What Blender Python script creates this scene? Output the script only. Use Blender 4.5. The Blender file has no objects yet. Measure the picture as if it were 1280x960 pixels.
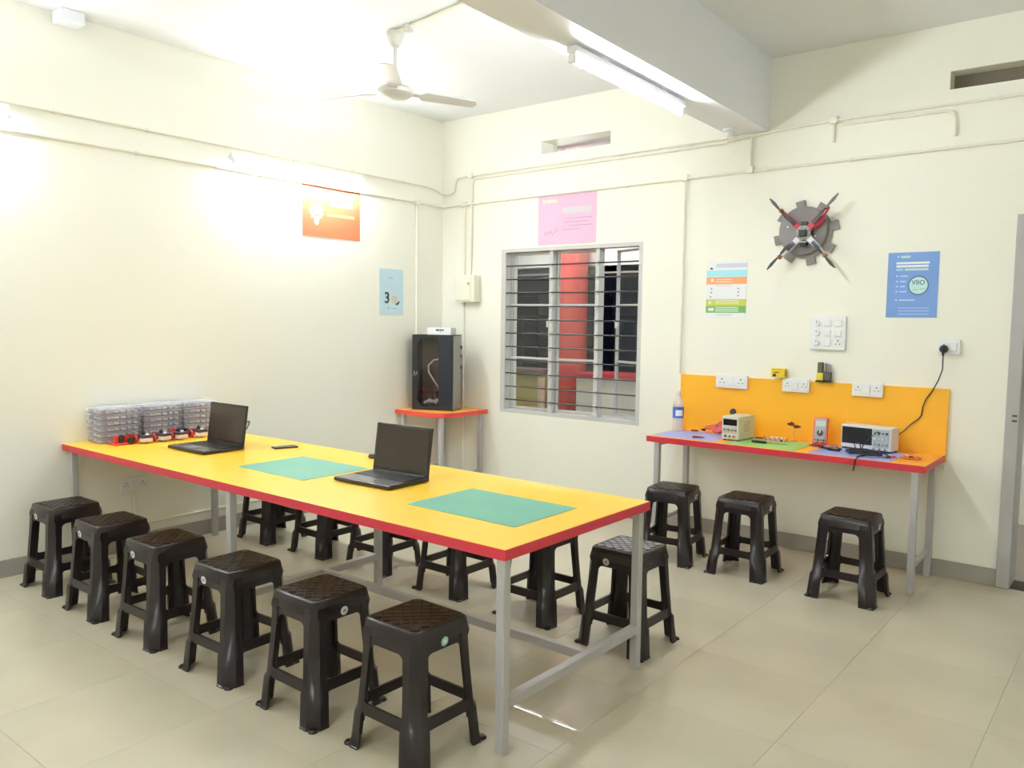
import bpy, bmesh, math, random
from mathutils import Vector, Matrix
random.seed(7)
SC = bpy.context.scene
COL = SC.collection
PI = math.pi

# ------------------------------------------------------------------ camera, world, exposure
def setup_camera():
    f, yaw, pitch, roll = 1016.0, .6735, .0795, .0124
    cy, sy, cp, sp = math.cos(yaw), math.sin(yaw), math.cos(pitch), math.sin(pitch)
    F = Vector((-sy * cp, cy * cp, -sp)); R = Vector((cy, sy, 0)); U = R.cross(F)
    cr, sr = math.cos(roll), math.sin(roll)
    R2 = R * cr + U * sr; U2 = U * cr - R * sr
    cam = bpy.data.cameras.new('camera'); cam.sensor_width = 36.0; cam.lens = f * 36.0 / 1280.0
    cam.clip_start = .05; cam.clip_end = 200
    o = bpy.data.objects.new('camera', cam); COL.objects.link(o)
    m = Matrix((R2, U2, -F)).transposed().to_4x4(); m.translation = Vector((5.2863, -5.559, 1.5639))
    o.matrix_world = m
    SC.camera = o
setup_camera()
world = bpy.data.worlds.new('night_sky'); SC.world = world; world.use_nodes = True
world.node_tree.nodes['Background'].inputs[0].default_value = (.012, .016, .03, 1)
world.node_tree.nodes['Background'].inputs[1].default_value = 1.0
SC.view_settings.view_transform = 'Standard'; SC.view_settings.look = 'None'
SC.view_settings.gamma = 1.0; SC.view_settings.use_curve_mapping = False
SC.view_settings.exposure = 0.98
TUBE_POWER = 100.0
SC.cycles.use_denoising = True
SC.cycles.max_bounces = 10; SC.cycles.diffuse_bounces = 6; SC.cycles.transparent_max_bounces = 12
SC.cycles.sample_clamp_indirect = 8.0

# ------------------------------------------------------------------ materials
MATS = {}
def mat(name, col, rough=.6, metal=0., var=0., scale=6., bump=0., bscale=60., col2=None, emit=0., coat=0., spec=.5):
    if name in MATS: return MATS[name]
    m = bpy.data.materials.new(name); m.use_nodes = True; MATS[name] = m
    nt = m.node_tree; b = nt.nodes['Principled BSDF']
    b.inputs['Base Color'].default_value = (*col, 1); b.inputs['Roughness'].default_value = rough
    b.inputs['Metallic'].default_value = metal; b.inputs['Coat Weight'].default_value = coat
    b.inputs['Specular IOR Level'].default_value = spec
    m.diffuse_color = (*col, 1)
    if emit:
        b.inputs['Emission Color'].default_value = (*(col2 or col), 1); b.inputs['Emission Strength'].default_value = emit
    if var or bump:
        tc = nt.nodes.new('ShaderNodeTexCoord')
    if var:
        n = nt.nodes.new('ShaderNodeTexNoise'); n.inputs['Scale'].default_value = scale; n.inputs['Detail'].default_value = 5
        nt.links.new(tc.outputs['Object'], n.inputs['Vector'])
        r = nt.nodes.new('ShaderNodeValToRGB')
        c2 = col2 or tuple(c * (1 - var) for c in col)
        r.color_ramp.elements[0].position = .35; r.color_ramp.elements[1].position = .65
        r.color_ramp.elements[0].color = (*c2, 1); r.color_ramp.elements[1].color = (*col, 1)
        nt.links.new(n.outputs['Fac'], r.inputs['Fac']); nt.links.new(r.outputs['Color'], b.inputs['Base Color'])
    if bump:
        n = nt.nodes.new('ShaderNodeTexNoise'); n.inputs['Scale'].default_value = bscale; n.inputs['Detail'].default_value = 3
        nt.links.new(tc.outputs['Object'], n.inputs['Vector'])
        bp = nt.nodes.new('ShaderNodeBump'); bp.inputs['Strength'].default_value = bump; bp.inputs['Distance'].default_value = .004
        nt.links.new(n.outputs['Fac'], bp.inputs['Height']); nt.links.new(bp.outputs['Normal'], b.inputs['Normal'])
    return m
def glass_mat(name, tint=(.9, .95, .95), refl=1.0):
    m = bpy.data.materials.new(name); m.use_nodes = True; nt = m.node_tree; nt.nodes.clear()
    out = nt.nodes.new('ShaderNodeOutputMaterial'); mx = nt.nodes.new('ShaderNodeMixShader')
    t = nt.nodes.new('ShaderNodeBsdfTransparent'); t.inputs[0].default_value = (*tint, 1)
    g = nt.nodes.new('ShaderNodeBsdfGlossy'); g.inputs['Roughness'].default_value = .02
    lw = nt.nodes.new('ShaderNodeLayerWeight'); lw.inputs[0].default_value = .5
    pw = nt.nodes.new('ShaderNodeMath'); pw.operation = 'POWER'; pw.inputs[1].default_value = 5.0
    ma = nt.nodes.new('ShaderNodeMath'); ma.operation = 'MULTIPLY_ADD'; ma.inputs[1].default_value = .9; ma.inputs[2].default_value = .05 * refl
    nt.links.new(lw.outputs['Facing'], pw.inputs[0]); nt.links.new(pw.outputs[0], ma.inputs[0])
    nt.links.new(ma.outputs[0], mx.inputs[0]); nt.links.new(t.outputs[0], mx.inputs[1]); nt.links.new(g.outputs[0], mx.inputs[2])
    nt.links.new(mx.outputs[0], out.inputs[0]); MATS[name] = m
    return m
def clear_mat(name, col, alpha, rough=.25):
    m = bpy.data.materials.new(name); m.use_nodes = True; nt = m.node_tree; b = nt.nodes['Principled BSDF']
    b.inputs['Base Color'].default_value = (*col, 1); b.inputs['Roughness'].default_value = rough; b.inputs['Alpha'].default_value = alpha
    MATS[name] = m
    return m

WALL = mat('cream_wall_paint', (.89, .882, .79), .55, var=.02, scale=1.3, bump=.05, bscale=40)
CEIL = mat('white_ceiling_paint', (.80, .82, .83), .6, var=.02, scale=1.2)
BEAM = mat('white_beam_paint', (.86, .88, .95), .55, var=.02, scale=1.2)
SKIRT = mat('grey_skirting_tile', (.40, .375, .33), .35, var=.12, scale=5)
TILE = mat('beige_vitrified_tile', (.565, .515, .39), .30, var=.10, scale=2.2, coat=.15)
GROUT = mat('tile_grout', (.49, .445, .335), .8)
STEEL = mat('grey_painted_steel', (.50, .49, .50), .38, var=.06, scale=9, metal=.15)
YELLOW = mat('yellow_laminate', (1.0, .61, .045), .32, var=.03, scale=3)
ORANGE = mat('orange_yellow_laminate', (1.0, .50, .03), .42, var=.04, scale=3)
ORTOP = mat('orange_laminate', (1.0, .42, .05), .35, var=.04, scale=3)
RED = mat('red_edge_band', (.62, .035, .06), .4, var=.05, scale=8)
STOOL = mat('brown_black_plastic', (.0155, .0095, .0115), .28, var=.2, scale=7)
STOOLP = mat('worn_seat_plastic', (.019, .0135, .017), .28, var=.3, scale=14)
PADG = mat('greyed_seat_plastic', (.26, .26, .29), .45, var=.3, scale=14)
WHITEP = mat('white_plastic', (.85, .86, .88), .35)
IVORY = mat('ivory_plastic', (.82, .80, .68), .4)
PIPE = mat('cream_pipe_paint', (.85, .825, .72), .5)
BLACK = mat('black_plastic', (.012, .012, .014), .35)
GLOSS = mat('gloss_black_glass', (.010, .009, .009), .08, spec=.7)
DGREY = mat('dark_grey_plastic', (.06, .06, .065), .4)
MGREY = mat('mid_grey_plastic', (.30, .30, .31), .45)
SILVER = mat('silver_metal', (.72, .72, .74), .25, metal=.9)
MATG = mat('green_cutting_mat', (.16, .44, .32), .5, var=.08, scale=4)
GLASS = glass_mat('window_glass', (.93, .95, .95))
TUBE = mat('tube_glow', (1, 1, 1), .4, emit=TUBE_POWER, col2=(.92, .97, 1.0))

# ------------------------------------------------------------------ builders
def B(): return bmesh.new()
def _join(bm, tmp):
    me = bpy.data.meshes.new('t'); tmp.to_mesh(me); tmp.free(); bm.from_mesh(me); bpy.data.meshes.remove(me)
def box(bm, x0, x1, y0, y1, z0, z1, bev=0., seg=2, M=None):
    t = bmesh.new() if (bev or M) else bm
    v = [t.verts.new(p) for p in ((x0,y0,z0),(x1,y0,z0),(x1,y1,z0),(x0,y1,z0),(x0,y0,z1),(x1,y0,z1),(x1,y1,z1),(x0,y1,z1))]
    for q in ((0,3,2,1),(4,5,6,7),(0,1,5,4),(1,2,6,5),(2,3,7,6),(3,0,4,7)): t.faces.new([v[i] for i in q])
    if bev: bmesh.ops.bevel(t, geom=t.edges[:], offset=bev, segments=seg, profile=.6, affect='EDGES')
    if M is not None: bmesh.ops.transform(t, matrix=M, verts=t.verts)
    if t is not bm: _join(bm, t)
    return bm
def frame_of(d):
    d = Vector(d).normalized(); a = Vector((0,0,1)) if abs(d.z) < .9 else Vector((1,0,0))
    u = d.cross(a).normalized(); return u, d.cross(u).normalized()
def tube(bm, pts, r, n=10, caps=True):
    pts = [Vector(p) for p in pts]; rings = []
    rr = r if isinstance(r, (list, tuple)) else [r] * len(pts)
    u = None
    for i, p in enumerate(pts):
        d = (pts[min(i+1, len(pts)-1)] - pts[max(i-1, 0)])
        if u is None: u, w = frame_of(d)
        else:
            d.normalize(); u = (u - d * u.dot(d)).normalized(); w = d.cross(u)
        rings.append([bm.verts.new(p + (u * math.cos(2*PI*k/n) + w * math.sin(2*PI*k/n)) * rr[i]) for k in range(n)])
    for a, b in zip(rings, rings[1:]):
        for k in range(n): bm.faces.new((a[k], a[(k+1) % n], b[(k+1) % n], b[k]))
    if caps: bm.faces.new(rings[0][::-1]); bm.faces.new(rings[-1])
    return bm
def lathe(bm, prof, n=20, M=None):
    t = bmesh.new(); rings = []
    for r, z in prof:
        if r < 1e-6: rings.append([t.verts.new((0,0,z))])
        else: rings.append([t.verts.new((r*math.cos(2*PI*k/n), r*math.sin(2*PI*k/n), z)) for k in range(n)])
    for a, b in zip(rings, rings[1:]):
        for k in range(n):
            q = [a[k % len(a)], a[(k+1) % len(a)], b[(k+1) % len(b)], b[k % len(b)]]
            q = list(dict.fromkeys(q))
            if len(q) > 2: t.faces.new(q)
    if len(rings[0]) > 1: t.faces.new(rings[0][::-1])
    if len(rings[-1]) > 1: t.faces.new(rings[-1])
    if M is not None: bmesh.ops.transform(t, matrix=M, verts=t.verts)
    _join(bm, t); return bm
def prism(bm, poly, h0, h1, M=None):
    t = bmesh.new()
    a = [t.verts.new((x, y, h0)) for x, y in poly]; b = [t.verts.new((x, y, h1)) for x, y in poly]; n = len(poly)
    t.faces.new(a[::-1]); t.faces.new(b)
    for k in range(n): t.faces.new((a[k], a[(k+1) % n], b[(k+1) % n], b[k]))
    bmesh.ops.recalc_face_normals(t, faces=t.faces)
    if M is not None: bmesh.ops.transform(t, matrix=M, verts=t.verts)
    _join(bm, t); return bm
def T(x=0, y=0, z=0): return Matrix.Translation((x, y, z))
def RX(a): return Matrix.Rotation(math.radians(a), 4, 'X')
def RY(a): return Matrix.Rotation(math.radians(a), 4, 'Y')
def RZ(a): return Matrix.Rotation(math.radians(a), 4, 'Z')
ONBACK = RX(90)           # local xy -> wall plane x,z ; local z -> -y (out of the back wall)
ONLEFT = RZ(90) @ RX(90)  # local x -> +y, local y -> z, local z -> +x (out of the left wall)

def obj(name, bm, m, parent=None, smooth=False):
    me = bpy.data.meshes.new(name); bmesh.ops.recalc_face_normals(bm, faces=bm.faces[:]); bm.to_mesh(me); bm.free()
    if isinstance(m, (list, tuple)):
        for x in m: me.materials.append(x)
    else: me.materials.append(m)
    if smooth:
        for p in me.polygons: p.use_smooth = True
        me.set_sharp_from_angle(angle=math.radians(38))
    o = bpy.data.objects.new(name, me); COL.objects.link(o)
    if parent is not None: o.parent = parent
    return o
def tag(o, label, cat, group=None):
    o['label'] = label; o['category'] = cat
    if group: o['group'] = group
    return o
def thing(name, label, cat, loc=(0,0,0), rz=0., group=None):
    o = bpy.data.objects.new(name, None); COL.objects.link(o); o.empty_display_size = .1
    o.location = loc; o.rotation_euler = (0, 0, math.radians(rz)); return tag(o, label, cat, group)
def struct(name, bm, m, label=None, smooth=False):
    o = obj(name, bm, m, None, smooth); o['kind'] = 'structure'
    if label: o['label'] = label
    return o
def ref(name, me_obj, parent, loc=(0,0,0), rz=0.):
    o = bpy.data.objects.new(name, me_obj.data); COL.objects.link(o); o.parent = parent
    o.location = loc; o.rotation_euler = (0, 0, math.radians(rz)); return o
def dup(root, loc, rz, label, group=None):
    r = root.copy(); COL.objects.link(r); r.location = loc; r.rotation_euler = (0, 0, math.radians(rz)); r['label'] = label
    if group: r['group'] = group
    for ch in list(root.children):
        c = ch.copy(); COL.objects.link(c); c.parent = r
        for g in list(ch.children):
            d = g.copy(); COL.objects.link(d); d.parent = c
    return r
def stuff(o): o['kind'] = 'stuff'; return o
def text(name, body, size, m, parent, M, align='LEFT', bold=.0):
    cu = bpy.data.curves.new('txt', 'FONT'); cu.body = body; cu.size = size; cu.align_x = align; cu.offset = bold; cu.extrude = .0002
    to = bpy.data.objects.new('txt', cu); COL.objects.link(to)
    bpy.context.view_layer.update()
    me = bpy.data.meshes.new_from_object(to.evaluated_get(bpy.context.evaluated_depsgraph_get()))
    bpy.data.objects.remove(to); bpy.data.curves.remove(cu)
    me.transform(M); me.materials.clear(); me.materials.append(m); me.name = name
    o = bpy.data.objects.new(name, me); COL.objects.link(o)
    if parent is not None: o.parent = parent
    return o

def wall_panel(u0, u1, z0, z1, holes, t0, t1, axis):
    """a slab with rectangular holes; u runs along the wall, t through it"""
    us = sorted({u0, u1, *[h[0] for h in holes], *[h[1] for h in holes]}); zs = sorted({z0, z1, *[h[2] for h in holes], *[h[3] for h in holes]})
    bm = B(); vs = {}
    def V(u, z, t):
        k = (u, z, t)
        if k not in vs: vs[k] = bm.verts.new((u, t, z) if axis == 'y' else (t, u, z))
        return vs[k]
    nu, nz = len(us) - 1, len(zs) - 1
    def solid(i, j):
        if not (0 <= i < nu and 0 <= j < nz): return False
        cu, cz = (us[i] + us[i+1]) / 2, (zs[j] + zs[j+1]) / 2
        return not any(h[0] < cu < h[1] and h[2] < cz < h[3] for h in holes)
    for i in range(nu):
        for j in range(nz):
            if not solid(i, j): continue
            a, b, c, d = us[i], us[i+1], zs[j], zs[j+1]
            for t in (t0, t1): bm.faces.new((V(a,c,t), V(b,c,t), V(b,d,t), V(a,d,t)))
            for (di, dj, p, q) in ((-1,0,(a,c),(a,d)), (1,0,(b,c),(b,d)), (0,-1,(a,c),(b,c)), (0,1,(a,d),(b,d))):
                if not solid(i+di, j+dj): bm.faces.new((V(*p,t0), V(*q,t0), V(*q,t1), V(*p,t1)))
    return bm

# ------------------------------------------------------------------ the room
XR, YF, H = 6.7, -7.7, 3.36
WX0, WX1, WZ0, WZ1 = .715, 2.125, .745, 2.172
DX0, DX1, DZ = 4.655, 5.60, 2.14
floor = struct('floor', box(B(), -.23, XR+.2, YF-.2, 0.0, -.12, -.004), GROUT, 'beige vitrified tile floor')
tile_me = {}
def tile_obj(x0, x1, y0, y1):
    k = (round(x1-x0, 3), round(y1-y0, 3))
    if k not in tile_me:
        tile_me[k] = obj('tile', box(B(), -k[0]/2, k[0]/2, -k[1]/2, k[1]/2, -.006, 0, .0005, 1), TILE, floor); o = tile_me[k]
    else:
        o = bpy.data.objects.new('tile', tile_me[k].data); COL.objects.link(o); o.parent = floor
    o.location = ((x0+x1)/2, (y0+y1)/2, 0)
xs = [0.0, .045] + [.045 + .6*k for k in range(1, 12)] + [XR]; xs = [x for x in xs if x <= XR]
ys = [0.0, -.25] + [-.25 - .6*k for k in range(1, 13)] + [YF]; ys = [y for y in ys if y >= YF]
for a, b in zip(xs, xs[1:]):
    for c, d in zip(ys, ys[1:]):
        if b - a > .02 and c - d > .02: tile_obj(a + .0005, b - .0005, d + .0005, c - .0005)
struct('wall_left', wall_panel(YF, .23, 0, H, [], -.23, 0, 'x'), WALL, 'long cream painted wall with two tube lights')
struct('wall_back', wall_panel(0, XR+.2, 0, H, [(WX0,WX1,WZ0,WZ1), (1.133,1.81,2.943,3.05), (4.197,4.87,2.975,3.082), (DX0,DX1,0,DZ)], 0, .23, 'y'), WALL, 'cream painted wall with the barred window')
struct('wall_right', wall_panel(YF, 0, 0, H, [], XR, XR+.2, 'x'), WALL)
struct('wall_front', wall_panel(-.23, XR+.2, 0, H, [], YF-.2, YF, 'y'), WALL)
struct('ceiling', box(B(), -.23, XR+.2, YF-.2, .23, H, H+.15), CEIL, 'white painted ceiling')
bm = B(); prism(bm, [(2.812, 0), (3.088, 0), (3.088 - .033*YF, YF), (2.812 - .038*YF, YF)], 2.875, H)
struct('trim_1', bm, BEAM, 'deep white ceiling beam carrying a tube light')
struct('trim_2', box(B(), 0, .13, -3.38, -3.24, 3.285, H, .006, 1), BEAM, 'short white beam stub at the ceiling edge')
struct('baseboard_left', box(B(), 0, .012, YF, 0, 0, .105, .002, 1), SKIRT)
struct('baseboard_back', box(B(), .012, 4.59, -.012, 0, 0, .105, .002, 1), SKIRT)
# door frame on the right edge of the photo
d1 = struct('door_1', box(B(), 4.59, DX0+.006, -.025, .236, 0, 2.205, .004, 1), mat('grey_door_paint', (.46, .45, .45), .4, var=.06, scale=4), 'grey steel frame of the open doorway')
obj('door_head', box(B(), 4.661, 5.594, -.025, .236, 2.132, 2.205, .004, 1), MATS['grey_door_paint'], d1)
obj('jamb', box(B(), 5.594, 5.665, -.025, .236, 0, 2.205, .004, 1), MATS['grey_door_paint'], d1)
for zz in (1.0, 1.03): obj('latch_plate', box(B(), 4.625, 4.65, -.030, -.024, zz, zz+.012), DGREY, d1)

# ------------------------------------------------------------------ corridor and night beyond the window
PALE = mat('pale_corridor_paint', (.78, .76, .66), .6)
struct('wall_parapet', box(B(), .245, 8.0, 1.9, 2.05, -.1, .945), PALE, 'pale corridor parapet below the window view')
pc = struct('trim_3', box(B(), .235, 8.0, 1.87, 2.40, .945, .985), mat('red_coping_paint', (.55, .06, .07), .5), 'red coping on the corridor parapet')
struct('wall_corridor', box(B(), -4.2, -.285, 2.0, 2.15, -.1, .93), mat('yellow_lit_corridor_tint', (.68, .58, .22), .6), 'low wall beyond the window with yellow light in its colour')  # parapet looks yellow from the lighting; that tint is put into this colour
struct('trim_4', box(B(), -4.2, -.285, 1.97, 2.3, .93, .985), mat('brown_coping_paint', (.30, .20, .17), .6), 'brown coping on the yellow-lit low wall')
struct('trim_5', box(B(), -.255, -.215, 1.86, 1.94, -.1, .90), mat('peach_corridor_paint', (.85, .62, .45), .6), 'narrow peach pier beside the red column')
bm = B(); lathe(bm, [(.215, -.1), (.215, 3.4)], 32, T(-.06, 2.17))
col = struct('trim_6', bm, mat('red_column_paint', (.62, .085, .07), .5, var=.08, scale=3), 'round red column in the corridor outside', True)
struct('trim_7', box(B(), -4.2, 8, 2.42, 2.6, 2.12, 3.4), mat('white_lintel_paint', (.88, .88, .80), .6), 'pale lintel above the corridor opening')
struct('trim_8', box(B(), -4.2, 8, 2.42, 3.3, 2.10, 2.19), mat('grey_green_slab', (.32, .33, .28), .7), 'sunshade slab outside the corridor')
struct('floor_corridor', box(B(), -4.2, 8, .23, 2.3, -.12, -.005), mat('brown_corridor_floor', (.25, .21, .17), .6))
struct('ceiling_corridor', box(B(), -4.2, 8, .23, 2.6, 3.4, 3.5), CEIL)
FARW = mat('dim_far_facade', (.20, .21, .23), .8, var=.2, scale=.8)
fw = struct('wall_far', box(B(), -22, 4, 9.0, 9.3, -4, 6), FARW, 'dim building across the courtyard')
for k in range(12):
    wx = -20 + 1.9*k
    w = obj('window_opening', box(B(), wx, wx+1.1, 8.95, 9.02, .6, 2.1, .01, 1), mat('far_dark_pane', (.05, .06, .08), .15), fw)
rail = struct('trim_9', box(B(), -14, 3, 6.0, 6.05, 1.60, 1.64), DGREY, 'dark railing across the courtyard')
rb = None
for k in range(24):
    if rb is None: rb = obj('baluster', box(B(), -.015, .015, 6.0, 6.03, .7, 1.6), DGREY, rail); rb.location.x = -13
    else: ref('baluster', rb, rail, (-13 + .62*k, 0, 0))

# ------------------------------------------------------------------ window
FRAMEP = mat('pale_grey_window_paint', (.60, .60, .585), .4, var=.06, scale=10)
w1 = thing('window_1', 'barred steel window with three casements', 'window'); w1['kind'] = 'structure'
del w1['category']
bm = B(); fw_ = .035
box(bm, WX0, WX0+fw_+.015, .0, .12, WZ0, WZ1); box(bm, WX1-fw_, WX1, .0, .12, WZ0, WZ1)
box(bm, WX0+fw_+.015, WX1-fw_, .0, .12, WZ1-.03, WZ1); box(bm, WX0+fw_+.015, WX1-fw_, .0, .12, WZ0, WZ0+.03)
obj('frame', bm, FRAMEP, w1)
for mx in (1.215, 1.675):
    mu = obj('mullion', box(B(), mx+.004, mx+.044, .02, .10, WZ0+.03, WZ1-.03, .004, 1), FRAMEP, w1)
    for k in range(11):
        zz = .86 + .1165*k
        obj('bar_boss', box(B(), mx+.008, mx+.042, .008, .022, zz-.018, zz+.018, .004, 1), FRAMEP, mu)
GRILL = mat('dark_grill_paint', (.035, .035, .035), .45)
for k in range(11):
    zz = .86 + .1165*k; bm = B(); tube(bm, [(WX0+.012, .012, zz), (WX1-.012, .012, zz)], .0062, 8)
    obj('grill_bar', bm, GRILL, w1, True)
DARKF = mat('casement_edge', (.12, .12, .115), .4)
def casement(x0, x1, hinge_right, ang):
    w = x1 - x0; z0, z1 = WZ0+.035, WZ1-.035; e = .018
    bm = B(); s = -1 if hinge_right else 1
    def bx(a, b, c, d, y0=0, y1=.025):
        box(bm, min(s*a, s*b), max(s*a, s*b), y0, y1, c, d)
    bx(0, e, z0, z1); bx(w-e, w, z0, z1); bx(e, w-e, z1-e, z1); bx(e, w-e, z0, z0+e)
    c = obj('casement', bm, [FRAMEP], w1)
    c.location = (x1 if hinge_right else x0, .075, 0); c.rotation_euler = (0, 0, math.radians(ang))
    zs_ = [z0+e, z0 + (z1-z0)*.33, z0 + (z1-z0)*.67, z1-e]
    for zz in zs_[1:3]:
        g = B(); box(g, min(s*e, s*(w-e)), max(s*e, s*(w-e)), 0, .022, zz-.009, zz+.009); obj('glazing_bar', g, FRAMEP, c)
    for a, b in zip(zs_, zs_[1:]):
        g = B(); box(g, min(s*e, s*(w-e)), max(s*e, s*(w-e)), .010, .014, a, b); obj('pane', g, GLASS, c)
    g = B(); tube(g, [(s*(w-.03), -.02, 1.50), (s*(w-.03), -.02, 1.56)], .009, 8); box(g, s*(w-.03)-.008, s*(w-.03)+.008, -.02, 0, 1.52, 1.54)
    obj('handle', g, WHITEP, c)
    return c
casement(.765, 1.213, False, 0)
casement(1.265, 1.675, False, 7)
casement(1.725, 2.092, True, -24)
obj('sill', box(B(), WX0+.02, WX1-.02, .12, .26, WZ0-.02, WZ0+.02), FRAMEP, w1)
# ventilators
v = obj('backplate', box(B(), 4.197, 4.87, .13, .15, 2.975, 3.082), mat('brown_vent_board', (.20, .17, .13), .7), None); v['kind'] = 'structure'; v.name = 'window_3'; v['label'] = 'closed ventilator slot high beside the doorway'
v = obj('pane', box(B(), 1.133, 1.81, .17, .175, 2.943, 3.05), GLASS, None); v['kind'] = 'structure'; v.name = 'window_2'; v['label'] = 'glazed ventilator slot above the barred window'

# ------------------------------------------------------------------ tube lights, rose
def tube_light(label, loc, M, L=1.22, power=True):
    t = thing('tube_light', label, 'tube light', loc, 0, 'fluorescent battens')
    def P(name, bm, m, sm=False):
        bmesh.ops.transform(bm, matrix=M, verts=bm.verts); return obj(name, bm, m, t, sm)
    # local: x along the tube, z away from the mounting surface
    P('batten', box(B(), -L/2, L/2, -.030, .030, .012, .045, .004, 1), WHITEP)
    for s in (-1, 1):
        P('lamp_holder', box(B(), s*(L/2-.012)-.012, s*(L/2-.012)+.012, -.018, .018, .045, .092, .004, 1), WHITEP)
        P('bracket', box(B(), s*L*.27-.03, s*L*.27+.03, -.028, .028, 0, .014, .002, 1), WHITEP)
    g = B(); tube(g, [(-L/2+.024, 0, .075), (L/2-.024, 0, .075)], .014, 12); P('lamp_tube', g, TUBE, True)
    return t
tube_light('lit tube light under the white ceiling beam', (2.99, -1.68, 2.875), RZ(92) @ RX(180))
tube_light('lit tube light on the cream wall above the orange poster', (.03, -1.62, 2.715), RZ(90) @ RX(142))
tube_light('lit tube light at the photo edge, high on the long wall', (.03, -4.26, 2.745), RZ(90) @ RX(142))
tube_light('unseen tube light added on the ceiling beam behind the viewer', (3.13, -5.4, 2.875), RZ(92) @ RX(180))  # out of view, added for more light from behind
tube_light('unseen fill tube light added on the wall behind the viewer', (4.6, YF, 2.70), RX(-90))  # out of view, added as frontal fill
for lx, lw_ in ((.05, 'beyond the red column'), (2.9, 'added unseen farther along past the window')):  # the second is an unseen extra to brighten the ventilator and casement view
    cl_ = tube_light('corridor tube light ' + lw_, (lx, 1.43, 2.875), RX(180))
    for s_ in (-.33, .33):
        bm = B(); tube(bm, [(s_, 0, 0), (s_, 0, .525)], .006, 8); obj('hanging_rod', bm, WHITEP, cl_)
tube_light('corridor tube light outside the doorway', (5.6, .23, 2.95), RX(-90))
r = thing('ceiling_rose', 'small white round rose under the beam end', 'junction box', (2.90, -.22, 2.875))
bm = B(); lathe(bm, [(.0, 0), (.045, 0), (.045, -.014), (.034, -.022), (0, -.022)], 20); obj('base', bm, WHITEP, r, True)
bm = B(); lathe(bm, [(.028, -.020), (.028, -.040), (.018, -.050), (0, -.050)], 16); obj('cap', bm, WHITEP, r, True)

# ------------------------------------------------------------------ ceiling fan
fan = thing('ceiling_fan', 'white three-blade ceiling fan hanging over the yellow table', 'fan', (1.40, -1.91, H))
FANW = mat('cream_white_enamel', (.60, .585, .54), .35)
bm = B(); lathe(bm, [(0, 0), (.055, 0), (.058, -.02), (.04, -.065), (.022, -.095), (0, -.095)], 20); obj('canopy', bm, FANW, fan, True)
bm = B(); tube(bm, [(0,0,-.09), (0,0,-.31)], .011, 10); obj('down_rod', bm, FANW, fan, True)
bm = B(); lathe(bm, [(0, -.295), (.03, -.300), (.035, -.325), (.10, -.345), (.118, -.365), (.115, -.385), (.085, -.405), (0, -.412)], 28); obj('motor_housing', bm, FANW, fan, True)
for a in (-47, 68, 193):
    bm = B()
    prism(bm, [(.10, -.022), (.17, -.022), (.20, -.058), (.545, -.052), (.575, -.01), (.565, .045), (.20, .058), (.17, .022), (.10, .022)], -.003, .003, T(0, 0, -.372) @ RZ(a) @ RX(-10))
    obj('blade', bm, FANW, fan)
rr = thing('conduit_pipe', 'cream conduit crossing the ceiling to the fan', 'conduit', (0, 0, 0))
bm = B(); tube(bm, [(1.45, -1.93, H-.012), (2.82, -2.12, H-.012)], .012, 8); obj('pipe', bm, PIPE, rr, True)
bm = B(); lathe(bm, [(0, 0), (.032, 0), (.032, -.035), (0, -.035)], 14, T(1.55, -1.944, H)); obj('junction', bm, FANW, rr, True)

# ------------------------------------------------------------------ conduits
def conduit(label, runs, r=.009, boxes=(), clamps=True):
    t = thing('conduit_pipe', label, 'conduit', runs[0][0], 0, 'surface conduits on the walls'); o0 = Vector(runs[0][0])
    for run in runs:
        pts = [Vector(p) - o0 for p in run]; bm = B(); tube(bm, pts, r, 8); obj('pipe', bm, PIPE, t, True)
        if clamps:
            for a, b in zip(pts, pts[1:]):
                d = b - a; n = int(d.length / .55)
                for k in range(n):
                    c = a + d * ((k + .5) / n); d_ = d.normalized() * .008; g = B(); tube(g, [c - d_, c + d_], r + .004, 8); obj('clamp', g, PIPE, t, True)
    for p in boxes:
        q = Vector(p) - o0; g = B(); box(g, q.x-.024, q.x+.024, q.y-.02, q.y+.0130, q.z-.024, q.z+.024, .006, 2); obj('junction', g, PIPE, t)
    return t
e = .0135
conduit('upper cream conduit along the long wall, bending at the corner', [[(e, YF, 2.80), (e, -.22, 2.752), (e, -.10, 2.735), (e, -.04, 2.715), (.05, -e, 2.70), (.13, -e, 2.70), (.165, -e, 2.73), (.175, -e, 2.80), (.205, -e, 2.835), (.36, -e, 2.838)]], boxes=[(.36, -e, 2.838)])
conduit('lower cream conduit along the long wall', [[(e, YF, 2.645), (e, -.34, 2.594), (e, -.03, 2.586)], [(e, -.345, 2.59), (e, -.345, 1.40)]], boxes=[(.0255, -.345, 2.592)])
conduit('topmost thin conduit across the wall over the barred window', [[(.36, -e, 2.838), (2.79, -e, 2.862)]])
conduit('second conduit down, dropping beside the window to the fuse box', [[(2.79, -e, 2.832), (.42, -e, 2.808), (.385, -e, 2.795), (.372, -e, 2.76), (.366, -e, 1.955)]])
conduit('long lowest conduit crossing above the pink poster', [[(.03, -e, 2.588), (XR, -e, 2.648)], [(.288, -e, 2.594), (.288, -e, 1.955)]], boxes=[(.288, -e, 2.594), (2.968, -e, 2.625)])
conduit('vertical conduit dropping to the corner of the orange panel', [[(2.472, -e, 2.615), (2.470, -e, 1.17)]], boxes=[(2.472, -e, 2.618)])
conduit('conduit from the beam end running past the gear plaque', [[(2.80, -e, 2.845), (2.90, -e, 2.848), (3.10, -e, 2.865), (3.50, -e, 2.885), (XR, -e, 2.885)], [(2.969, -e, 2.86), (2.968, -e, 2.63)], [(3.525, -e, 2.885), (3.528, -e, 2.745)]], boxes=[(3.525, -e, 2.885)])
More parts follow.
